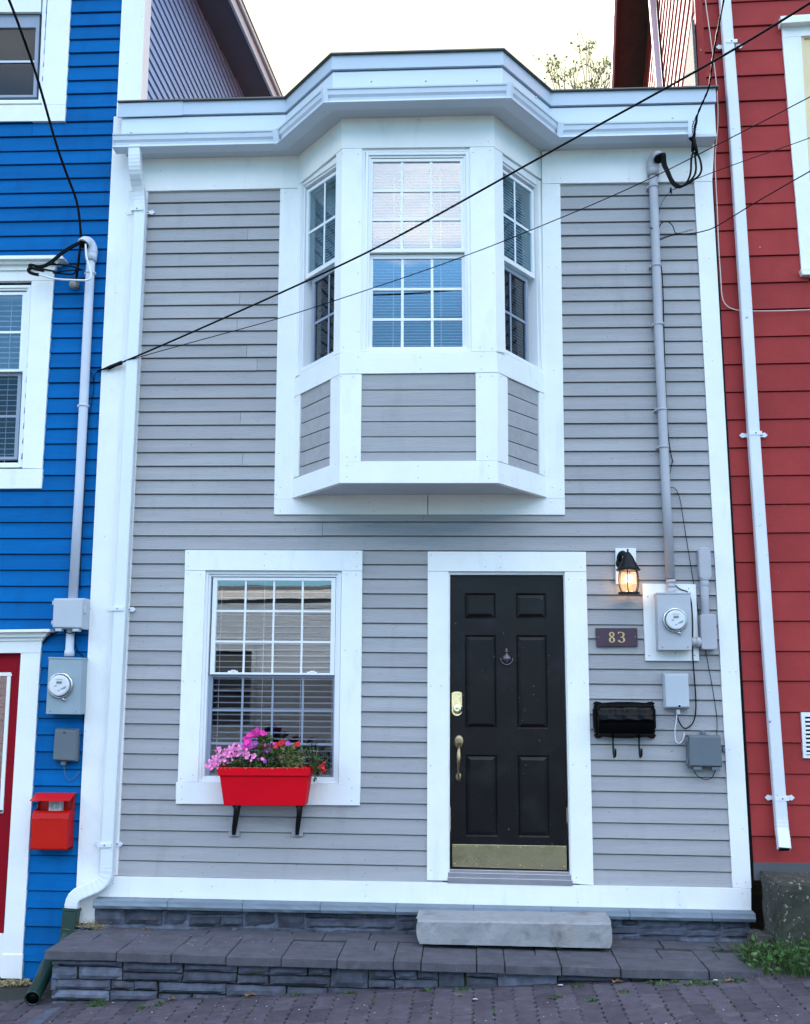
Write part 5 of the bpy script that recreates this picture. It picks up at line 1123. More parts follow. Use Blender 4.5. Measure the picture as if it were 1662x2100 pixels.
# red mailbox
c = at(106, 1700, -.1)
t = empty('mailbox', (c.x, 0, at(106, 1748, -.1).z), 'bright red metal mailbox stuffed with a newspaper on the blue wall', 'mailbox', 'wall mailboxes')
bx0, bx1 = at(64, 1705, -.13).x, at(138.5, 1705, -.13).x; zb3 = at(106, 1744, -.13).z; zf = at(106, 1664, -.13).z; ztp = at(106, 1630, -.05).z
mb = MB(); n = 10; pr = [(-.015, zb3), (-.125, zb3), (-.133, zb3+.01), (-.133, zf-.05), (-.125, zf-.015), (-.105, zf), (-.098, zf-.004), (-.118, zf-.02), (-.125, zf-.052), (-.125, zb3+.012), (-.02, zb3+.012)]
mb.prism([(bx0, y, z_) for y, z_ in pr], [(bx1, y, z_) for y, z_ in pr])
side = [(-.015, zb3), (-.132, zb3), (-.132, zf-.05), (-.105, zf), (-.05, zf+.012), (-.03, ztp), (-.015, ztp)]
for x in (bx0, bx1-.004): mb.prism([(x, y, z_) for y, z_ in side], [(x+.004, y, z_) for y, z_ in side])
mb.box(bx0, bx1, -.02, -.014, zb3, ztp); build('mailbox_body', mb, M['boxred'], t, bevel=.002)
mb = MB(); lx0, lx1 = bx0-.012, bx1+.012; lp = [(-.015, ztp+.012), (-.06, ztp+.01), (-.125, ztp-.018), (-.16, ztp-.03), (-.16, ztp-.033), (-.125, ztp-.023), (-.06, ztp+.004), (-.015, ztp+.006)]
mb.prism([(lx0, y, z_) for y, z_ in lp], [(lx1, y, z_) for y, z_ in lp]); build('mailbox_lid', mb, M['boxred'], t, bevel=.001)
cu_ = bpy.data.curves.new('embossed_letters', 'FONT'); cu_.body = 'POST'; cu_.size = .062; cu_.extrude = .0012; cu_.align_x = 'CENTER'; cu_.offset = -.0006; cu_.space_character = 1.15
tmp = bpy.data.objects.new('tmp', cu_); COL.objects.link(tmp); dg = bpy.context.evaluated_depsgraph_get(); me = bpy.data.meshes.new_from_object(tmp.evaluated_get(dg)); bpy.data.objects.remove(tmp)
lt = bpy.data.objects.new('embossed_letters', me); COL.objects.link(lt); lt.parent = t; lt.rotation_euler = (pi/2, 0, 0); lt.location = Vector(((bx0+bx1)/2, -.1335, zf-.088))-ORG[t.name]; me.materials.clear(); me.materials.append(M['boxred'])
o = None
mb = MB(); nx0_ = bx0+.4*(bx1-bx0)-.01
for i, (dx, w_, zt4) in enumerate(((0, .085, ztp-.035), (.008, .08, ztp-.03), (.003, .088, ztp-.042))):
    y = -.075+i*.012; f = [(nx0_+dx, zf-.08), (nx0_+dx+w_, zf-.08), (nx0_+dx+w_+.003, zt4), (nx0_+dx+.002, zt4+.004)]; mb.prism([(x, y, z_) for x, z_ in f], [(x, y+.006, z_) for x, z_ in f])
mb.k = 1
for i in range(6): zz = ztp-.05-i*.009; mb.box(nx0_+.012, nx0_+.04, -.0757, -.0753, zz, zz+.003); mb.box(nx0_+.046, nx0_+.074, -.0757, -.0753, zz+.001, zz+.004)
mb.k = 0
o = build('newspaper', mb, [M['paper'], M['ink']]); tag(o, 'folded newspaper sticking out of the red mailbox', 'newspaper')

# ================================================================== flower box
def leafmesh(mb, p, size, d, rr, asp=.6, fold=.15):
    d = Vector(d).normalized(); s_ = d.cross(Vector((rr.uniform(-1, 1), rr.uniform(-1, 1), rr.uniform(-1, 1)))).normalized(); u_ = s_.cross(d)
    p = Vector(p); w_ = size*asp/2; vs = [p, p+d*size*.35+s_*w_+u_*size*fold, p+d*size*.75+s_*w_*.7+u_*size*fold*.6, p+d*size, p+d*size*.75-s_*w_*.7+u_*size*fold*.6, p+d*size*.35-s_*w_+u_*size*fold, p+d*size*.5]
    mb.add(vs, [[0, 1, 6], [1, 2, 6], [2, 3, 6], [3, 4, 6], [4, 5, 6], [5, 0, 6]])
def flower(mb, p, r, n_, rr, petals=5, cup=.25):
    n_ = Vector(n_).normalized(); e1 = n_.orthogonal().normalized(); e2 = n_.cross(e1); p = Vector(p); a0 = rr.uniform(0, 6)
    for k in range(petals):
        a = a0+2*pi*k/petals; d = e1*cos(a)+e2*sin(a); q = n_.cross(d); w_ = r*.52*rr.uniform(.85, 1.15); r2 = r*rr.uniform(.88, 1.1)
        mb.add([p, p+d*r2*.55+q*w_+n_*cup*r*.6, p+d*r2+q*w_*.55+n_*cup*r, p+d*r2*1.03-q*w_*.1+n_*cup*r*.8, p+d*r2-q*w_*.6+n_*cup*r, p+d*r2*.55-q*w_+n_*cup*r*.6], [[0, 1, 2, 3], [0, 3, 4, 5]])
fb = at(541, 1652, -.2); t = empty('window_flower_box', (fb.x, -.15, fb.z), 'bright red plastic planter on two black brackets under the ground floor window', 'planter')
yf1, yf0 = -.262, -.235                                  # front rim / front foot
yfr = -.06
def trap(mb, tl, tr, br, bl, yt, yb_, ybk):
    a = [at(*tl, yt), at(*tr, yt), at(*br, yb_), at(*bl, yb_)]; mb.prism(a, [Vector((p.x+(.0 if i in (0, 3) else -.0), ybk, p.z)) for i, p in enumerate(a)])
mb = MB()
tl, tr = at(447, 1574, yf1), at(635.5, 1574, yf1); ml, mr = at(451, 1591.5, yf1), at(633, 1592.5, yf1); bl, br = at(459, 1652, yf0), at(625, 1652, yf0)
W0 = .012
# rim: open-topped ring
def ringbox(mb, x0, x1, y0, y1, z0, z1, w_):
    mb.box(x0, x1, y0, y0+w_, z0, z1); mb.box(x0, x1, y1-w_, y1, z0, z1); mb.box(x0, x0+w_, y0+w_, y1-w_, z0, z1); mb.box(x1-w_, x1, y0+w_, y1-w_, z0, z1)
ringbox(mb, tl.x, tr.x, yf1, yfr, ml.z, tl.z, .012)
up_ = [(tl.x+.010, yf1+.010, ml.z+.004), (tr.x-.010, yf1+.010, ml.z+.004), (tr.x-.010, yfr-.01, ml.z+.004), (tl.x+.010, yfr-.01, ml.z+.004)]
lo_ = [(bl.x, yf0, bl.z), (br.x, yf0, bl.z), (br.x, yfr-.03, bl.z), (bl.x, yfr-.03, bl.z)]
mb.prism(up_, lo_); build('planter', mb, M['planter'], t, bevel=.005)
mb = MB(); mb.box(tl.x+.012, tr.x-.012, yf1+.012, yfr-.012, ml.z, tl.z-.018); build('potting_soil', mb, M['joint'], t)
for px in (481, 611):
    mb = MB(); a = at(px, 1655, -.20); e = at(px-1, 1712, -.03)
    mb.tube([Vector((a.x, -.22, bl.z-.006)), Vector((a.x, -.05, bl.z-.006))], .008, w=.02); mb.tube(smooth([Vector((a.x-.02*0, -.215, bl.z-.006)), Vector((a.x, -.15, bl.z-.03)), Vector((e.x, -.05, e.z+.05)), Vector((e.x, -.035, e.z))], 2), .008, w=.024)
    mb.tube([Vector((a.x, -.035, bl.z-.004)), Vector((e.x, -.035, e.z-.0))], .008, w=.024)
    bkt = build('bracket', mb, M['blackiron'], t, bevel=.001)
    mb = MB(); c = at(px-1, 1710, -.03); mb.box(c.x-.038, c.x+.038, -.030, -.012, c.z-.017, c.z+.017); build('mounting_pad', mb, M['gray'], bkt, bevel=.002)
def plant(label, blooms, leaves, seed, name='flowering_plant', leafm='leaf'):
    """blooms: (material, list of (px, py, spread_px, n, size)), leaves: list of (px, py, rx, ry, n, size)"""
    rr = random.Random(seed); px0, py0 = leaves[0][:2]; b0 = at(px0, 1578, -.16); t_ = empty(name, (b0.x, -.16, tl.z-.02), label, 'plant', 'flowers in the red window box')
    mb = MB(); st = MB()
    for px, py, rx, ry, n, sz in leaves:
        for _ in range(n):
            a = rr.uniform(0, 2*pi); q_ = sqrt(rr.random()); y = -.16+rr.uniform(-.085, .05); p = at(px+rx*q_*cos(a), py+ry*q_*sin(a), y)
            leafmesh(mb, p, sz*rr.uniform(.6, 1.3), (rr.uniform(-1, 1), rr.uniform(-1.2, .3), rr.uniform(-.5, 1)), rr, rr.uniform(.45, .75))
        for _ in range(max(2, n//14)):
            y = -.16+rr.uniform(-.06, .04); p = at(px+rx*rr.uniform(-.7, .7), py+ry*rr.uniform(-.8, .2), y); st.tube([Vector((b0.x+(p.x-b0.x)*.5, -.16, tl.z-.03)), (p+Vector((b0.x+(p.x-b0.x)*.7, -.16, p.z-.02)))/2, p], .0016, 5)
    build('foliage', mb, M[leafm], t_); build('stems', st, M['leaf2'], t_)
    for m_, bl_ in blooms:
        mb = MB()
        for px, py, sp, n, sz, pet in bl_:
            for _ in range(n):
                y = -.20+rr.uniform(-.06, .04); p = at(px+rr.gauss(0, sp*.5), py+rr.gauss(0, sp*.38), y); flower(mb, p, sz*rr.uniform(.8, 1.15), (rr.uniform(-.7, .7), -1, rr.uniform(-.2, .9)), rr, pet, rr.uniform(.05, .4))
        build('petals', mb, M[m_], t_)
plant('mass of small pink flowers spilling over the left end of the red planter', [('pink', [(437, 1566, 15, 34, .0095, 5), (452, 1556, 17, 34, .0095, 5), (466, 1549, 15, 32, .0095, 5), (481, 1541, 15, 30, .0095, 5), (494, 1541, 15, 24, .0095, 5), (430, 1572, 8, 14, .009, 5), (448, 1537, 5, 7, .009, 5), (480, 1532, 9, 10, .009, 5), (506, 1548, 10, 14, .009, 5)])], [(478, 1562, 36, 12, 200, .020), (500, 1566, 22, 9, 110, .022), (447, 1575, 12, 8, 40, .018)], 1)
plant('tall magenta petunias standing highest at the left of the red planter', [('magenta', [(506, 1524, 11, 9, .021, 6), (519, 1508, 8, 6, .020, 6), (530, 1503, 8, 7, .018, 6), (540, 1505, 6, 4, .016, 6)]), ('purple', [(521, 1526, 6, 5, .016, 5), (505, 1533, 8, 5, .014, 5)])], [(545, 1520, 13, 15, 110, .026), (530, 1545, 20, 20, 150, .024), (522, 1566, 20, 10, 100, .024)], 2)
plant('low dark green foliage filling the planter behind the red geranium', [('magenta', [(560, 1535, 20, 5, .012, 5)]), ('pink', [(530, 1552, 18, 9, .011, 5), (575, 1556, 18, 6, .010, 5)])], [(600, 1542, 34, 13, 200, .024), (560, 1560, 60, 10, 260, .022)], 14)
plant('single lilac and pink blooms low in the middle of the red planter', [('purple', [(549, 1541, 6, 6, .017, 5), (590, 1525, 5, 5, .016, 5), (535, 1562, 8, 3, .014, 5)]), ('pink', [(521, 1550, 3, 1, .026, 5), (505, 1555, 3, 2, .014, 5)])], [(560, 1555, 25, 22, 240, .024), (548, 1530, 16, 14, 70, .026)], 3)
plant('red geranium with broad green leaves in the centre of the red planter', [('redpetal', [(572, 1527, 9, 22, .012, 5), (580, 1524, 7, 14, .012, 5), (566, 1530, 4, 6, .012, 5), (610, 1527, 5, 9, .011, 5), (537, 1528, 4, 4, .01, 5)])], [(590, 1550, 24, 20, 220, .028), (605, 1562, 20, 14, 120, .024)], 4, leafm='leaf2')
plant('dark wiry foliage at the right end of the red planter', [('redpetal', [(664, 1565, 2, 1, .01, 5)])], [(640, 1545, 20, 22, 130, .016), (668, 1560, 10, 22, 110, .018), (672, 1572, 6, 9, 50, .018)], 5, leafm='leafdark')
plant('trailing plant with red blooms hanging over the right rim of the red planter', [('redpetal', [(661, 1572, 5, 14, .013, 5), (665, 1580, 4, 8, .012, 5)])], [(648, 1563, 12, 16, 110, .022), (651, 1588, 4, 10, 7, .034), (645, 1597, 4, 4, 3, .034)], 6)
mb = MB(); rr = random.Random(9)
for _ in range(90):
    px = rr.uniform(585, 632); p = at(px, rr.uniform(1545, 1572), -.23); d = Vector((rr.uniform(-1, 1), rr.uniform(-.6, 0), rr.uniform(-.5, .9))).normalized(); q = p+d*.03; mb.tube([p, (p+q)/2+Vector((0, -.004, .004)), q+Vector((0, 0, -.006))], .0009, 4)
for _ in range(40):
    px = rr.uniform(450, 632); p = at(px, 1574, -.262); d = Vector((rr.uniform(-1, 1), -.15, rr.uniform(-.5, .1))).normalized(); mb.tube([p, p+d*.018], .001, 4)
o = build('dried_plant', mb, M['straw']); tag(o, 'tangle of dry straw-coloured stems over the right rim of the red planter', 'plant', 'flowers in the red window box', 'stuff')

# ================================================================== service drops and overhead wires
def wire(name, label, pts, r, group='overhead wires', twist=None, extra=None):
    mb = MB(); P_ = smooth(pts, 3); mb.tube(P_, r, 7)
    if twist:
        P2 = densify(P_, .02); mb.tube([p+Vector((cos(i*.7)*twist, sin(i*.7)*twist, sin(i*.9)*twist*.5)) for i, p in enumerate(P2)], r*.6, 6); mb.tube([p-Vector((cos(i*.7)*twist, sin(i*.7)*twist, sin(i*.9)*twist*.5)) for i, p in enumerate(P2)], r*.6, 6)
    if extra: extra(mb)
    o = build(name, mb, M['black']); tag(o, label, 'wire', group); return o
def clampA(mb):
    mb.tube([at(215, 756, -.05), at(235, 750, -.06), at(251, 746, -.07)], [.006, .011, .006], 8); mb.tube([at(205, 760, -.04), at(225, 751, -.05), at(250, 740, -.06)], [.004, .008, .004], 8); mb.tube([at(222, 757, -.05), at(243, 747, -.06)], .009, 8)
    mb.tube(smooth([at(208, 759, -.04), at(196, 764, -.03), at(193, 775, -.02), at(193, 788, -.02)], 2), .0025, 6)
wire('overhead_wire', 'thick black wire running diagonally across the bay window down to the blue house corner', [at(200, 761, -.01), at(240, 748, -.06), at(400, 679, -.25), at(682, 553, -.7), at(830, 479, -1.0), at(1130, 310, -1.5), at(1463, 127.6, -2.1), at(1662, 7, -2.5), at(1900, -150, -3.0)], .0068, extra=clampA)
wire('overhead_wire', 'thin black wire crossing the bay window below the thick diagonal wire', [at(212, 757, -.03), at(250, 742, -.06), at(400, 700, -.25), at(560, 657, -.5), at(674, 621, -.65), at(948, 529, -1.0), at(1180, 435, -1.4), at(1330, 369, -1.6), at(1475, 295, -1.8), at(1662, 199, -2.1), at(1900, 70, -2.5)], .0031)
wire('overhead_wire', 'thin black wire crossing the red house to the drip loops of the gray conduit', [at(1376, 391, -.15), at(1400, 380, -.2), at(1425, 368, -.3), at(1470, 350, -.5), at(1560, 318, -.9), at(1662, 283, -1.3), at(1900, 190, -2.2)], .0028)
wire('overhead_wire', 'black wire crossing the red house and twisting to the gray conduit below the drip loops', [at(1352, 493, -.07), at(1362, 488, -.09), at(1385, 480, -.1), at(1415, 479.5, -.15), at(1440, 475, -.2), at(1465, 468, -.3), at(1530, 427, -.6), at(1600, 386, -.9), at(1662, 351, -1.2), at(1900, 215, -2.2)], .0040,
     extra=lambda mb: (mb.tube(smooth([at(1352, 467, -.07), at(1357, 456, -.09), at(1369, 453, -.1), at(1379, 460, -.1), at(1383, 470, -.1), at(1385, 479, -.1), at(1420, 480, -.15)], 2), .0035, 6), mb.tube([at(1352+i*.9, 489-i*.24+sin(i*1.3)*1.6, -.08-i*.0008) for i in range(80)], .0018, 5), mb.tube([at(1345, 466, -.08), at(1337, 468, -.09), at(1333, 466, -.08)], .004, 6)))
def drips(mb):
    for i, (bx, by, yy) in enumerate(((1418, 340, 375), (1427, 340, 381), (1437, 345, 378))):
        mb.tube(smooth([headR+Vector((.01*i-.005, -.0, .012)), headR+Vector((.02+.008*i, -.05, .025)), at(1357+i*4, 335, -.17), at(1367+i*3, 352, -.18), at(1377+i*2, 376-i*2, -.18), at(1392+i*3, 387-i*1.5, -.18), at(1409+i*5, 376-i*2, -.18), at(bx+i*2, 355, -.18), at(bx, 325, -.18), at(1422+i*3, 312, -.18)], 3), .0075, 8)
    mb.tube([at(1421, 310, -.18), at(1424, 290, -.18), at(1423, 278, -.18)], [.012, .017, .010], 8); mb.tube([at(1431, 318, -.19), at(1427, 300, -.19), at(1421, 280, -.19)], [.010, .014, .009], 8); mb.tube([at(1415, 282, -.18), at(1421, 288, -.18)], .012, 8)
    for s_ in (-3, 0, 3): mb.tube(smooth([at(1424, 282, -.18), at(1423+s_*1.4, 262, -.2), at(1428+s_*1.2, 248, -.22), at(1429, 235, -.24)], 2), .0028, 6)
    mb.tube([at(1422+(i % 2)*10-2, 268-i*2.4, -.21) for i in range(10)], .002, 5)
    mb.tube([at(1377, 384, -.18), at(1376, 392, -.17), at(1378, 397, -.16)], [.005, .009, .003], 8); mb.tube(smooth([at(1376, 392, -.16), at(1366, 402, -.1), at(1355, 420, -.07), at(1352, 440, -.06)], 2), .0018, 5)
wire('service_drop', 'thick twisted black service cable falling past the red downspout to three drip loops', [at(1424, 300, -.18), at(1426, 262, -.2), at(1430, 236, -.24), at(1443, 207, -.3), at(1455, 180, -.36), at(1459, 150, -.42), at(1463, 115, -.5), at(1472, 65, -.65), at(1485, 0, -.85), at(1500, -90, -1.2)], .0062, group='service drops', twist=.0045, extra=drips)
def drips2(mb):
    hp = headL
    for i, (dx, dy) in enumerate(((0, 0), (1.5, 3))):
        mb.tube(smooth([hp+Vector((0, 0, .012)), at(168+dx, 493+dy, -.16), at(130+dx, 513+dy, -.18), at(105+dx, 536+dy, -.19), at(85+dx, 547+dy, -.19), at(60, 543-dy, -.19), at(60, 549, -.19), at(90, 553+dy, -.19)], 3), .0085, 8)
    mb.tube(smooth([at(62, 543, -.19), at(80, 549, -.19), at(105, 541, -.19), at(140, 544, -.18), at(163, 551, -.17), at(170, 554, -.16)], 3), .0065, 7)
    mb.tube(smooth([at(82, 550, -.19), at(110, 556, -.19), at(125, 561, -.18), at(150, 563, -.17), at(156, 557, -.16), at(158, 540, -.14)], 3), .0065, 7)
    mb.tube(smooth([at(108, 560, -.18), at(125, 556, -.18), at(150, 554, -.17), at(168, 553, -.16)], 3), .005, 7)
    mb.tube(smooth([at(66, 549, -.19), at(57, 552, -.19), at(60, 558, -.19), at(70, 562, -.19), at(80, 563, -.19)], 2), .0125, 8)
    mb.tube([at(104, 541, -.19), at(113, 541, -.19)], .012, 8); mb.tube([at(112, 559, -.19), at(124, 558, -.19)], .012, 8)
wire('service_drop', 'thick black service cable curving down the blue house to its drip loops', [at(156, 578, -.05), at(158, 560, -.08), at(162, 530, -.12), at(166, 495, -.15), at(165, 460, -.18), at(158, 410, -.23), at(141, 368, -.3), at(114.6, 294.6, -.45), at(90, 204.6, -.6), at(71.6, 143, -.75), at(41, 57, -1.0), at(19.4, 0, -1.2), at(-20, -90, -1.5)], .0095, group='service drops', twist=.004, extra=drips2)
cable('white_cable', 'white cable looping from the weatherhead on the blue house', [headL+Vector((.02, -.01, .02)), at(176, 515, -.16), at(178, 530, -.17), at(185, 552, -.18), at(188, 566, -.18), at(183, 575, -.18), at(150, 574, -.18), at(110, 572, -.18), at(90, 565, -.19), at(80, 563, -.19)], .0075, 'wcable', it=3)
mb = MB(); c = at(154, 583, -.03); mb.lathe((c.x, -.012, c.z), (0, -1, -.25), [(.026, 0), (.034, .01), (.034, .03), (.022, .036), (.022, .044), (.03, .05), (.028, .066), (.01, .07)], 16)
o = build('insulator', mb, M['ceramic']); tag(o, 'small round ceramic wire insulator on the blue wall beside the conduit', 'insulator')
cable('cream_cable', 'thin cream cable running down the corner of the red house and along its siding', [at(1445, -40, -.04), at(1447, 0, -.035), at(1455, 55, -.035), at(1463, 115, -.035), at(1471, 175, -.04), at(1474, 240, -.05), at(1470, 290, -.05), at(1467, 320, -.034), at(1468, 360, -.03), at(1472, 430, -.03), at(1474, 500, -.03), at(1479, 570, -.03), at(1481, 610, -.03), at(1490, 628, -.03), at(1512, 637, -.04), at(1560, 638, -.04), at(1620, 637, -.03), at(1662, 635, -.03), at(1800, 632, -.03)], .004, 'cream_cable', it=3)

# ================================================================== tree behind the roof
tp = at(1200, 165, 13.0)
t = empty('tree', (tp.x, 13, -.5), 'leafy tree showing above the roof beside the red house', 'tree')
rr = random.Random(12); mb = MB(); lf = MB(); base = Vector((tp.x-.2, 13, -.5)); hub = at(1190, 330, 13)
mb.tube(smooth([base, base+Vector((.15, 0, 3)), base.lerp(hub, .7)+Vector((-.1, .1, 0)), hub], 2), [.16-.012*i for i in range(13)][:13], 8)
cl_ = [(1203, 77), (1186, 88), (1208, 92), (1137, 117), (1190, 126), (1150, 140), (1124, 130), (1247, 128), (1226, 124), (1231, 143), (1246, 150), (1160, 152), (1196, 165), (1214, 172), (1181, 172), (1251, 166), (1256, 178), (1136, 146), (1236, 136), (1176, 132), (1241, 160), (1220, 160), (1168, 140), (1145, 160), (1205, 110), (1256, 140)]
cl_ += [(rr.uniform(1060, 1420), rr.uniform(185, 420)) for _ in range(46)]+[(rr.uniform(1262, 1400), rr.uniform(60, 190)) for _ in range(16)]
for k_, (px, py) in enumerate(cl_):
    c = at(px, py, 13+rr.uniform(-.9, .9)); m1 = hub.lerp(c, .5)+Vector((rr.uniform(-.2, .2), 0, rr.uniform(-.15, .15))); pts_ = smooth([hub+Vector((0, 0, rr.uniform(-.8, 0))), m1, c], 2)
    mb.tube(pts_, [.016-.0011*i for i in range(len(pts_))], 5)
    for _ in range(3):
        e = c+Vector((rr.gauss(0, .13), rr.gauss(0, .1), rr.gauss(0, .09))); mb.tube([m1.lerp(c, .8), e], .005, 4)
        for _ in range(rr.choice((1, 4, 8)) if py < 182 else 12): leafmesh(lf, e+Vector((rr.gauss(0, .06), rr.gauss(0, .06), rr.gauss(0, .05))), rr.uniform(.05, .095), (rr.uniform(-1, 1), rr.uniform(-1, 1), rr.uniform(-1, .4)), rr, .6)
build('trunk', mb, M['bark'], t); mb = lf
build('crown', mb, M['treeleaf'], t)

# ================================================================== grass, weeds, litter
rr = random.Random(77); mb = MB()
def blade(mb, p, L, w_, lean, rr):
    a = rr.uniform(0, 2*pi); s_ = Vector((cos(a), sin(a), 0))*w_/2; d = Vector((lean[0], lean[1], 0)); pts = []
    for k in range(5):
        f = k/4; c = p+Vector((0, 0, 1))*L*(f-.25*f*f*Vector((lean[0], lean[1])).length)+d*L*f*f; pts += [c-s_*(1-f*.92), c+s_*(1-f*.92)]
    mb.add(pts, [[2*k, 2*k+1, 2*k+3, 2*k+2] for k in range(4)])
for _ in range(5200):
    x = rr.uniform(1.62, 3.3); y = rr.uniform(-1.25, -.48)
    if y < -.66-(x-1.55)*.62 or (x < 1.78 and y > -.55 and rr.random() < .5): continue
    ed = min(1, (x-1.6)*3); h_ = rr.uniform(.05, .13)+.13*rr.random()**2*ed; n_ = noise.noise(Vector((x*6, y*6, 0)))
    if n_ < -.35: continue
    blade(mb, Vector((x, y, gz(x, y)-.01)), h_*(1+n_*.8), rr.uniform(.004, .009), (rr.gauss(-.15, .45), rr.gauss(-.25, .45)), rr)
for _ in range(900):
    x = rr.uniform(1.62, 1.95); y = rr.uniform(-.48, -.14); blade(mb, Vector((x, y, max(gz(x, y), zT(1.7)-.03))), rr.uniform(.03, .10)*(1.3 if x > 1.75 else .7), rr.uniform(.004, .008), (rr.gauss(-.1, .5), rr.gauss(-.3, .4)), rr)
for _ in range(500):
    x = rr.uniform(1.62, 2.6); y = rr.uniform(-.95, -.5); leafmesh(mb, Vector((x, y, gz(x, y)+rr.uniform(.03, .14))), rr.uniform(.02, .045), (rr.uniform(-1, 1), rr.uniform(-1, .2), rr.uniform(0, 1)), rr, .7)
o = build('grass', mb, M['grass'], loc=(2.2, -.7, -.4)); tag(o, 'thick green grass growing at the foot of the concrete block', 'grass', kind='stuff')
mb = MB()
for _ in range(420):
    x = rr.uniform(1.64, 2.5); y = rr.uniform(-.9, -.2); blade(mb, Vector((x, y, gz(x, y)-.01 if y < -.45 else zT(1.7))), rr.uniform(.04, .14), .003, (rr.gauss(0, .7), rr.gauss(-.3, .6)), rr)
o = build('dry_grass', mb, M['straw'], loc=(2.2, -.7, -.4)); tag(o, 'dry straw-coloured grass stalks among the green grass', 'grass', kind='stuff')
# weeds in the joints
mb = MB()
spots = [(180+x*1.0, 0) for x in ()]
def tuft(px, py, n, s_, zfun=None, leafy=.4):
    p0 = onz(px, py, -.6); z0 = gz(p0.x, p0.y) if zfun is None else zfun(p0.x); p0 = onz(px, py, z0)
    for _ in range(n):
        p = p0+Vector((rr.gauss(0, s_*.5), rr.gauss(0, s_*.35), 0)); p.z = (gz(p.x, p.y) if zfun is None else zfun(p.x))-.004
        if zfun is None: p.y = min(p.y, yF(p.x)+.02)
        if rr.random() < leafy: leafmesh(mb, p+Vector((0, 0, .004)), s_*rr.uniform(.3, .7), (rr.uniform(-1, 1), rr.uniform(-1, .5), rr.uniform(.1, .8)), rr, .6)
        else: blade(mb, p, s_*rr.uniform(.4, 1.1), .003, (rr.gauss(0, .5), rr.gauss(-.2, .4)), rr)
tuft(200, 2062, 80, .055, leafy=.1); tuft(213, 2050, 50, .06, leafy=.1)
for px, py in ((878, 2032), (940, 2030), (955, 2031), (720, 2036), (612, 2038), (1140, 2045), (1430, 2012), (1465, 2015), (1360, 2018), (1340, 2014), (1385, 2012), (1500, 2008), (1520, 2008), (1190, 2022), (330, 2060), (290, 2068), (1280, 2033), (1215, 2050), (1415, 2018), (1445, 2016)): tuft(px, py, 34, .035, leafy=.7)
for px, py in ((1145, 1947), (1208, 1947), (1460, 1945), (1480, 1950), (975, 1942)): tuft(px, py, 22, .026, zT, .9)
for px, py in ((1500, 1915), (1520, 1912), (1535, 1925)): tuft(px, py, 70, .05, zT, .7)
for _ in range(160):                                    # moss and seedlings along the wavy joints
    ci = rr.randint(-22, 18); x = ci*w+rr.uniform(-.004, .008); y = rr.uniform(-1.5, -.82); n_ = noise.noise(Vector((x*1.5, y*2, 3)))
    if n_ < .0: continue
    for _ in range(9): p = Vector((x+rr.gauss(0, .004), y+rr.gauss(0, .035), gz(x, y)-.004)); leafmesh(mb, p, rr.uniform(.005, .014), (rr.uniform(-1, 1), rr.uniform(-1, 1), rr.uniform(.2, 1)), rr, .7)
o = build('weeds', mb, M['grass'], loc=(0, -.9, -.55)); tag(o, 'small weeds and moss in the joints of the pavers', 'weeds', kind='stuff')
# dry leaves
def dryleaf(px, py, y_mode, size, seed, label, group='dry leaves'):
    r2 = random.Random(seed); p0 = onz(px, py, -.6)
    z0 = zT(p0.x) if y_mode == 't' else gz(p0.x, p0.y); p0 = onz(px, py, z0); z0 = zT(p0.x) if y_mode == 't' else gz(p0.x, p0.y); p0 = onz(px, py, z0+.004)
    mb = MB(); a0 = r2.uniform(0, 6); n = 22; rim = []; ctr = p0+Vector((0, 0, .004))
    for k in range(n):
        a = a0+2*pi*k/n; rad = size*(.55+.45*abs(cos(a*2.5)))*r2.uniform(.75, 1.1); rim.append(p0+Vector((cos(a)*rad, sin(a)*rad*.7, .003+abs(sin(a*1.5))*size*.35+r2.uniform(0, .004))))
    mb.add([ctr]+rim, [[0, 1+k, 1+(k+1) % n] for k in range(n)]); s_ = rim[0]; mb.tube([ctr, s_, s_+(s_-ctr)*.5+Vector((0, 0, .006))], .0012, 4)
    o = build('dry_leaf', mb, M['dry']); tag(o, label, 'leaf', group)
dryleaf(513, 2044, 'g', .045, 1, 'large curled brown leaf on the pavement at the foot of the stone terrace, left')
dryleaf(352, 2052, 'g', .03, 2, 'brown curled leaf on the pavement left of the large curled one')
dryleaf(835, 2029, 'g', .024, 3, 'small brown leaf at the terrace foot below the left end of the stone step')
dryleaf(942, 2044, 'g', .02, 4, 'tiny tan leaf on the pavers in front of the stone step')
dryleaf(1290, 1922, 't', .04, 5, 'brown leaf on the terrace just right of the stone step')
dryleaf(1406, 1923, 't', .045, 6, 'pointed tan leaf on the terrace against the foundation near the concrete block')
dryleaf(743, 1903, 't', .028, 7, 'dark brown leaf against the foundation left of the stone step')
dryleaf(298, 1907, 't', .024, 8, 'small brown leaf on the left part of the terrace')
dryleaf(1265, 2016, 'g', .04, 9, 'brown leaf at the foot of the terrace below the right end of the stone step')
dryleaf(1496, 2014, 'g', .03, 10, 'yellowish leaf on the pavement near the right end of the terrace')
mb = MB()                                               # fallen petals and white crumbs
for i in range(120):
    if i < 60: px, py, zf_ = rr.uniform(140, 620), rr.uniform(1897, 1950), zT
    else: px, py, zf_ = rr.uniform(60, 1640), rr.uniform(2050, 2098), None
    p = onz(px, py, zT(0) if zf_ else -.6); z0 = zf_(p.x) if zf_ else gz(p.x, p.y); p = onz(px, py, z0)
    p.z = (zf_(p.x) if zf_ else gz(p.x, p.y))+.003
    if zf_ and (p.y > -.06 or p.y < yF(p.x) or p.x < -2.6): continue
    mb.k = 0 if (zf_ and rr.random() < .5) else 1; s_ = rr.uniform(.003, .008 if mb.k else .011); a = rr.uniform(0, 6)
    mb.add([p+Vector((cos(a+q)*s_*u, sin(a+q)*s_*u, rr.uniform(0, .003))) for q, u in ((0, 1), (1.3, .6), (2.8, .9), (4.4, .7))], [[0, 1, 2, 3]])
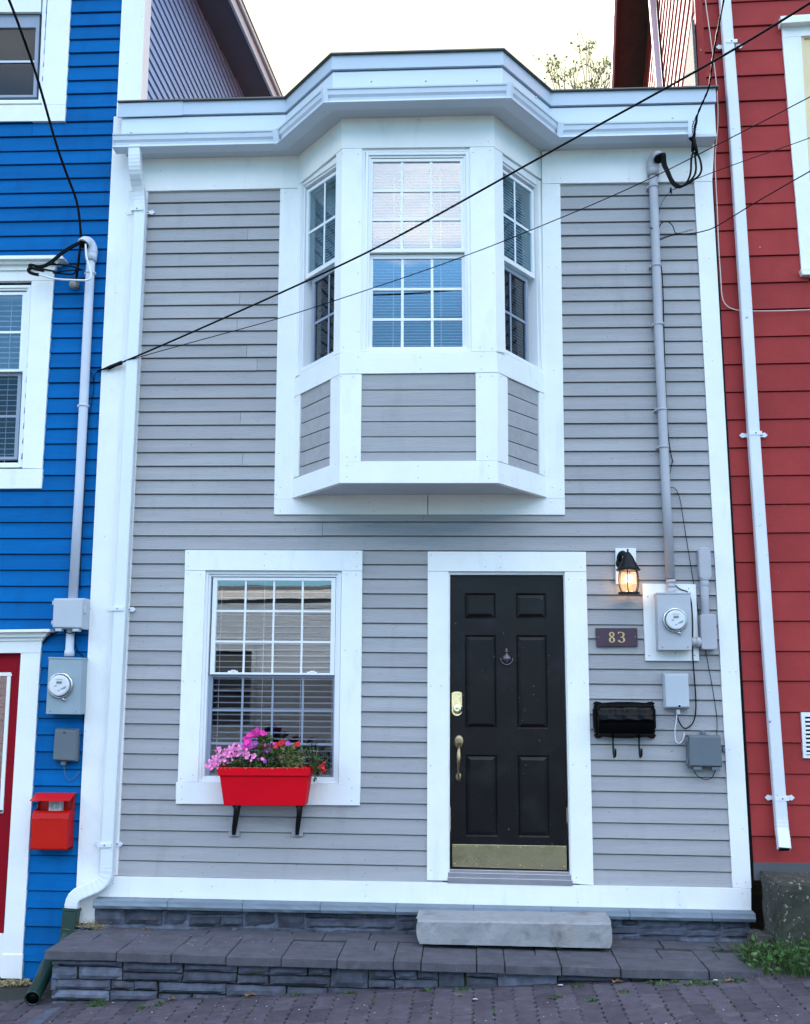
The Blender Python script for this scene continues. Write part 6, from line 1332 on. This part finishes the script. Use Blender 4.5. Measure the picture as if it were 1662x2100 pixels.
for px, py in ((1468, 2012), (1150, 2022), (90, 2035), (975, 2051)):
    p = onz(px, py, -.55); p = onz(px, py, gz(p.x, p.y)+.004); mb.k = 1; mb.lathe(p, (0, .3, 1), [(.012, 0), (.018, .004), (.008, .008)], 7)
o = build('fallen_petals', mb, [M['magenta'], M['paper']], loc=(0, -.8, -.5)); tag(o, 'scattered pink petals and pale crumbs on terrace and pavement', 'petals', kind='stuff')
mb = MB()
for _ in range(130):
    p = onz(rr.gauss(185, 16), rr.gauss(1900, 3), zT(-2.4)+.01); p.y = min(p.y, -.06); d = Vector((rr.uniform(-1, 1), rr.uniform(-.6, .3), rr.uniform(-.1, .45))).normalized(); mb.tube([p, p+d*rr.uniform(.03, .08)], .0012, 4)
o = build('straw_tuft', mb, M['straw']); tag(o, 'heap of dry straw on the terrace corner beside the green drain', 'straw', kind='stuff')
mb = MB(); q = [onz(100, 2072, gz(-2.6)), onz(128, 2066, gz(-2.5)), onz(75, 2110, gz(-2.6)), onz(38, 2110, gz(-2.7))]; q = [Vector((p.x, p.y, gz(p.x, p.y)+.006)) for p in q]; mb.prism(q, [p+Vector((0, 0, -.05)) for p in q])
o = build('kerb_stone', mb, M['stone'], bevel=.005); tag(o, 'pale slanting edging stone at the left foot of the stone terrace', 'edging stone')
# moss heap at the door foot of the blue house
mb = MB(); 
for _ in range(260):
    p = onz(rr.uniform(0, 62), rr.uniform(2007, 2020), gz(-2.9)); p.z = gz(p.x, p.y); leafmesh(mb, p, rr.uniform(.01, .025), (rr.uniform(-1, 1), rr.uniform(-1, 1), rr.uniform(.1, .8)), rr, .7)
o = build('leaf_litter', mb, M['straw'], loc=(-3, -.1, -.7)); tag(o, 'mossy litter along the foot of the blue house wall', 'leaf litter', kind='stuff')

# ================================================================== house across the street (seen in the window panes)
OH = empty('opposite_house', (-2, -17, -2), 'beige clapboard house across the street, seen only as a reflection in the ground floor window', 'house')
OP = Pl((9, -17), (-13, -17)); mb = MB(); clap(mb, OP, 0, 22, [(3.5-.14*k, 3.5-.14*k) for k in range(40)], holes=[(a, a+.9, .4, 2.1) for a in (2, 5, 8, 11, 14, 17)], seed=3); build('clapboard_siding', mb, M['beige'], OH)
mb = MB(); mb.box(-13, 9, -24, -17.06, -2.2, 3.5); build('house_shell', mb, M['dark'], OH)
for a in (2, 5, 8, 11, 14, 17):
    mb = MB()
    for x0, x1, z0, z1 in ((a-.1, a+1.0, 2.1, 2.22), (a-.1, a+1.0, .28, .4), (a-.1, a, .4, 2.1), (a+.9, a+1.0, .4, 2.1), (a, a+.9, 1.2, 1.26)): mb.prism([OP.w(x0, z0, .03), OP.w(x1, z0, .03), OP.w(x1, z1, .03), OP.w(x0, z1, .03)], [OP.w(x0, z0, -.02), OP.w(x1, z0, -.02), OP.w(x1, z1, -.02), OP.w(x0, z1, -.02)])
    build('window_frame', mb, M['beige'], OH)
mb = MB(); mb.prism([(-13.4, -16.88, 3.45), (9.4, -16.88, 3.45), (9.4, -20.5, 3.95), (-13.4, -20.5, 3.95)], [(-13.4, -24.4, 3.45), (9.4, -24.4, 3.45), (9.4, -20.5, 3.96), (-13.4, -20.5, 3.96)]); build('roof', mb, M['roof'], OH)
mb = MB(); mb.box(-13.4, 9.4, -16.88, -16.84, 3.3, 3.5); build('eave_board', mb, M['conduit'], OH)

# ================================================================== sky, sun, camera
SUN_EL, SUN_AZ = radians(28), radians(-35)                 # sun low behind the houses
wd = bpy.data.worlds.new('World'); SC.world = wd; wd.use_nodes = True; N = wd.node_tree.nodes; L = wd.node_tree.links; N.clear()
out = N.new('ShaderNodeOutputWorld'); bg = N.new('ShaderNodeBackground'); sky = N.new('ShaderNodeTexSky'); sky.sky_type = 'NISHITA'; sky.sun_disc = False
sky.sun_elevation = SUN_EL; sky.sun_rotation = SUN_AZ; sky.air_density = 1.0; sky.dust_density = 2.0; sky.ozone_density = 3.0
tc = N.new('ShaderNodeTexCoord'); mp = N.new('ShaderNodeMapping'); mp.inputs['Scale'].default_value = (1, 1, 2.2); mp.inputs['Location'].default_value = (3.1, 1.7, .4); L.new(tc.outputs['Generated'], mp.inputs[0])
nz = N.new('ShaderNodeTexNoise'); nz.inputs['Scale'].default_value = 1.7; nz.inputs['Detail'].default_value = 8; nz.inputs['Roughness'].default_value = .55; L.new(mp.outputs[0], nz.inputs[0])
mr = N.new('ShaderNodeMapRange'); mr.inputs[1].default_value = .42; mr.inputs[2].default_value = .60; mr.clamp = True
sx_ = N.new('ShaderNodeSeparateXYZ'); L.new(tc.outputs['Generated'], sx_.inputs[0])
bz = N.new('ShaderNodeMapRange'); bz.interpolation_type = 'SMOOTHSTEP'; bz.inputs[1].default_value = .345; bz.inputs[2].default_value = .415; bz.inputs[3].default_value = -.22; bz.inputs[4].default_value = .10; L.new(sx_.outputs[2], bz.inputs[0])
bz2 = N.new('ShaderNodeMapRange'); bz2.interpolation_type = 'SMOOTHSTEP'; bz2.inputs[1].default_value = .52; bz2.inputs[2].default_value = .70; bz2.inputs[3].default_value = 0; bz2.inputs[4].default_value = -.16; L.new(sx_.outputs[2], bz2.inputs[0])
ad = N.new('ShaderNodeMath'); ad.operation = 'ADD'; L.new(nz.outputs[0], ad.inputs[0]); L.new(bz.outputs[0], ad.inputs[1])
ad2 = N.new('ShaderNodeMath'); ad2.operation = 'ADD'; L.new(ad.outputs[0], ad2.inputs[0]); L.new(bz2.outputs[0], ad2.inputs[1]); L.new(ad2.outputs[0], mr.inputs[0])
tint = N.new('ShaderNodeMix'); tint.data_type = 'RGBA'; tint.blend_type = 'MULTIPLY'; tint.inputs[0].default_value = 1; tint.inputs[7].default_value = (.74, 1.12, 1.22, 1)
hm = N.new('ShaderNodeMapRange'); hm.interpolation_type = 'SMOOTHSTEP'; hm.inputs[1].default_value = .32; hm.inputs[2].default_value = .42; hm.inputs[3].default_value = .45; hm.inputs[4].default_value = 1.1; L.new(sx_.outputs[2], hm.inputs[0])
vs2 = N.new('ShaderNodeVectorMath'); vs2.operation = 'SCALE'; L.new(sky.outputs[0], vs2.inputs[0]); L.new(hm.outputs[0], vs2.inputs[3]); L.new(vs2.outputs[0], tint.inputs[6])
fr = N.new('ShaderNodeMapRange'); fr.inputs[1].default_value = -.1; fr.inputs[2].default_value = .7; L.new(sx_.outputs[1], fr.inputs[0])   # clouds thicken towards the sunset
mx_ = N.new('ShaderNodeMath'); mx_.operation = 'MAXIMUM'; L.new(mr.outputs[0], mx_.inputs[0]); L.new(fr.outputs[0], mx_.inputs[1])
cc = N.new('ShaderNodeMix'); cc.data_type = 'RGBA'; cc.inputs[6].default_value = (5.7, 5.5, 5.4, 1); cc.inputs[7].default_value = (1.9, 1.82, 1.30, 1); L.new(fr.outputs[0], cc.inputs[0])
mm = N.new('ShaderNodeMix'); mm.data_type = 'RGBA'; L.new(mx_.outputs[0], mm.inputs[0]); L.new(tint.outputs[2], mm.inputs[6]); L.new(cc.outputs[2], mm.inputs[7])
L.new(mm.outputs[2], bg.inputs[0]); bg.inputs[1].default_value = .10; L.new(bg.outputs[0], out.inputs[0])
sl = bpy.data.lights.new('sun', 'SUN'); sl.energy = 2.0; sl.angle = radians(.5); sl.color = (1, .93, .84)
so = bpy.data.objects.new('sun', sl); COL.objects.link(so); sd = Vector((sin(SUN_AZ)*cos(SUN_EL), cos(SUN_AZ)*cos(SUN_EL), sin(SUN_EL))); so.rotation_euler = (-sd).to_track_quat('-Z', 'Y').to_euler(); so.location = (3, 30, 12)
cd = bpy.data.cameras.new('camera'); co = bpy.data.objects.new('camera', cd); COL.objects.link(co); SC.camera = co
cd.sensor_fit = 'HORIZONTAL'; cd.sensor_width = 36; cd.lens = 36*FPX/1662; cd.clip_end = 500; cd.clip_start = .05
co.location = CAM; co.rotation_euler = Matrix((cr, cu, -cf)).transposed().to_euler()
SC.render.resolution_x = 810; SC.render.resolution_y = 1024
SC.view_settings.view_transform = 'Standard'; SC.view_settings.look = 'None'; SC.view_settings.gamma = 1; SC.view_settings.exposure = 3.0
SC.render.engine = 'CYCLES'; SC.cycles.max_bounces = 8; SC.cycles.transparent_max_bounces = 16
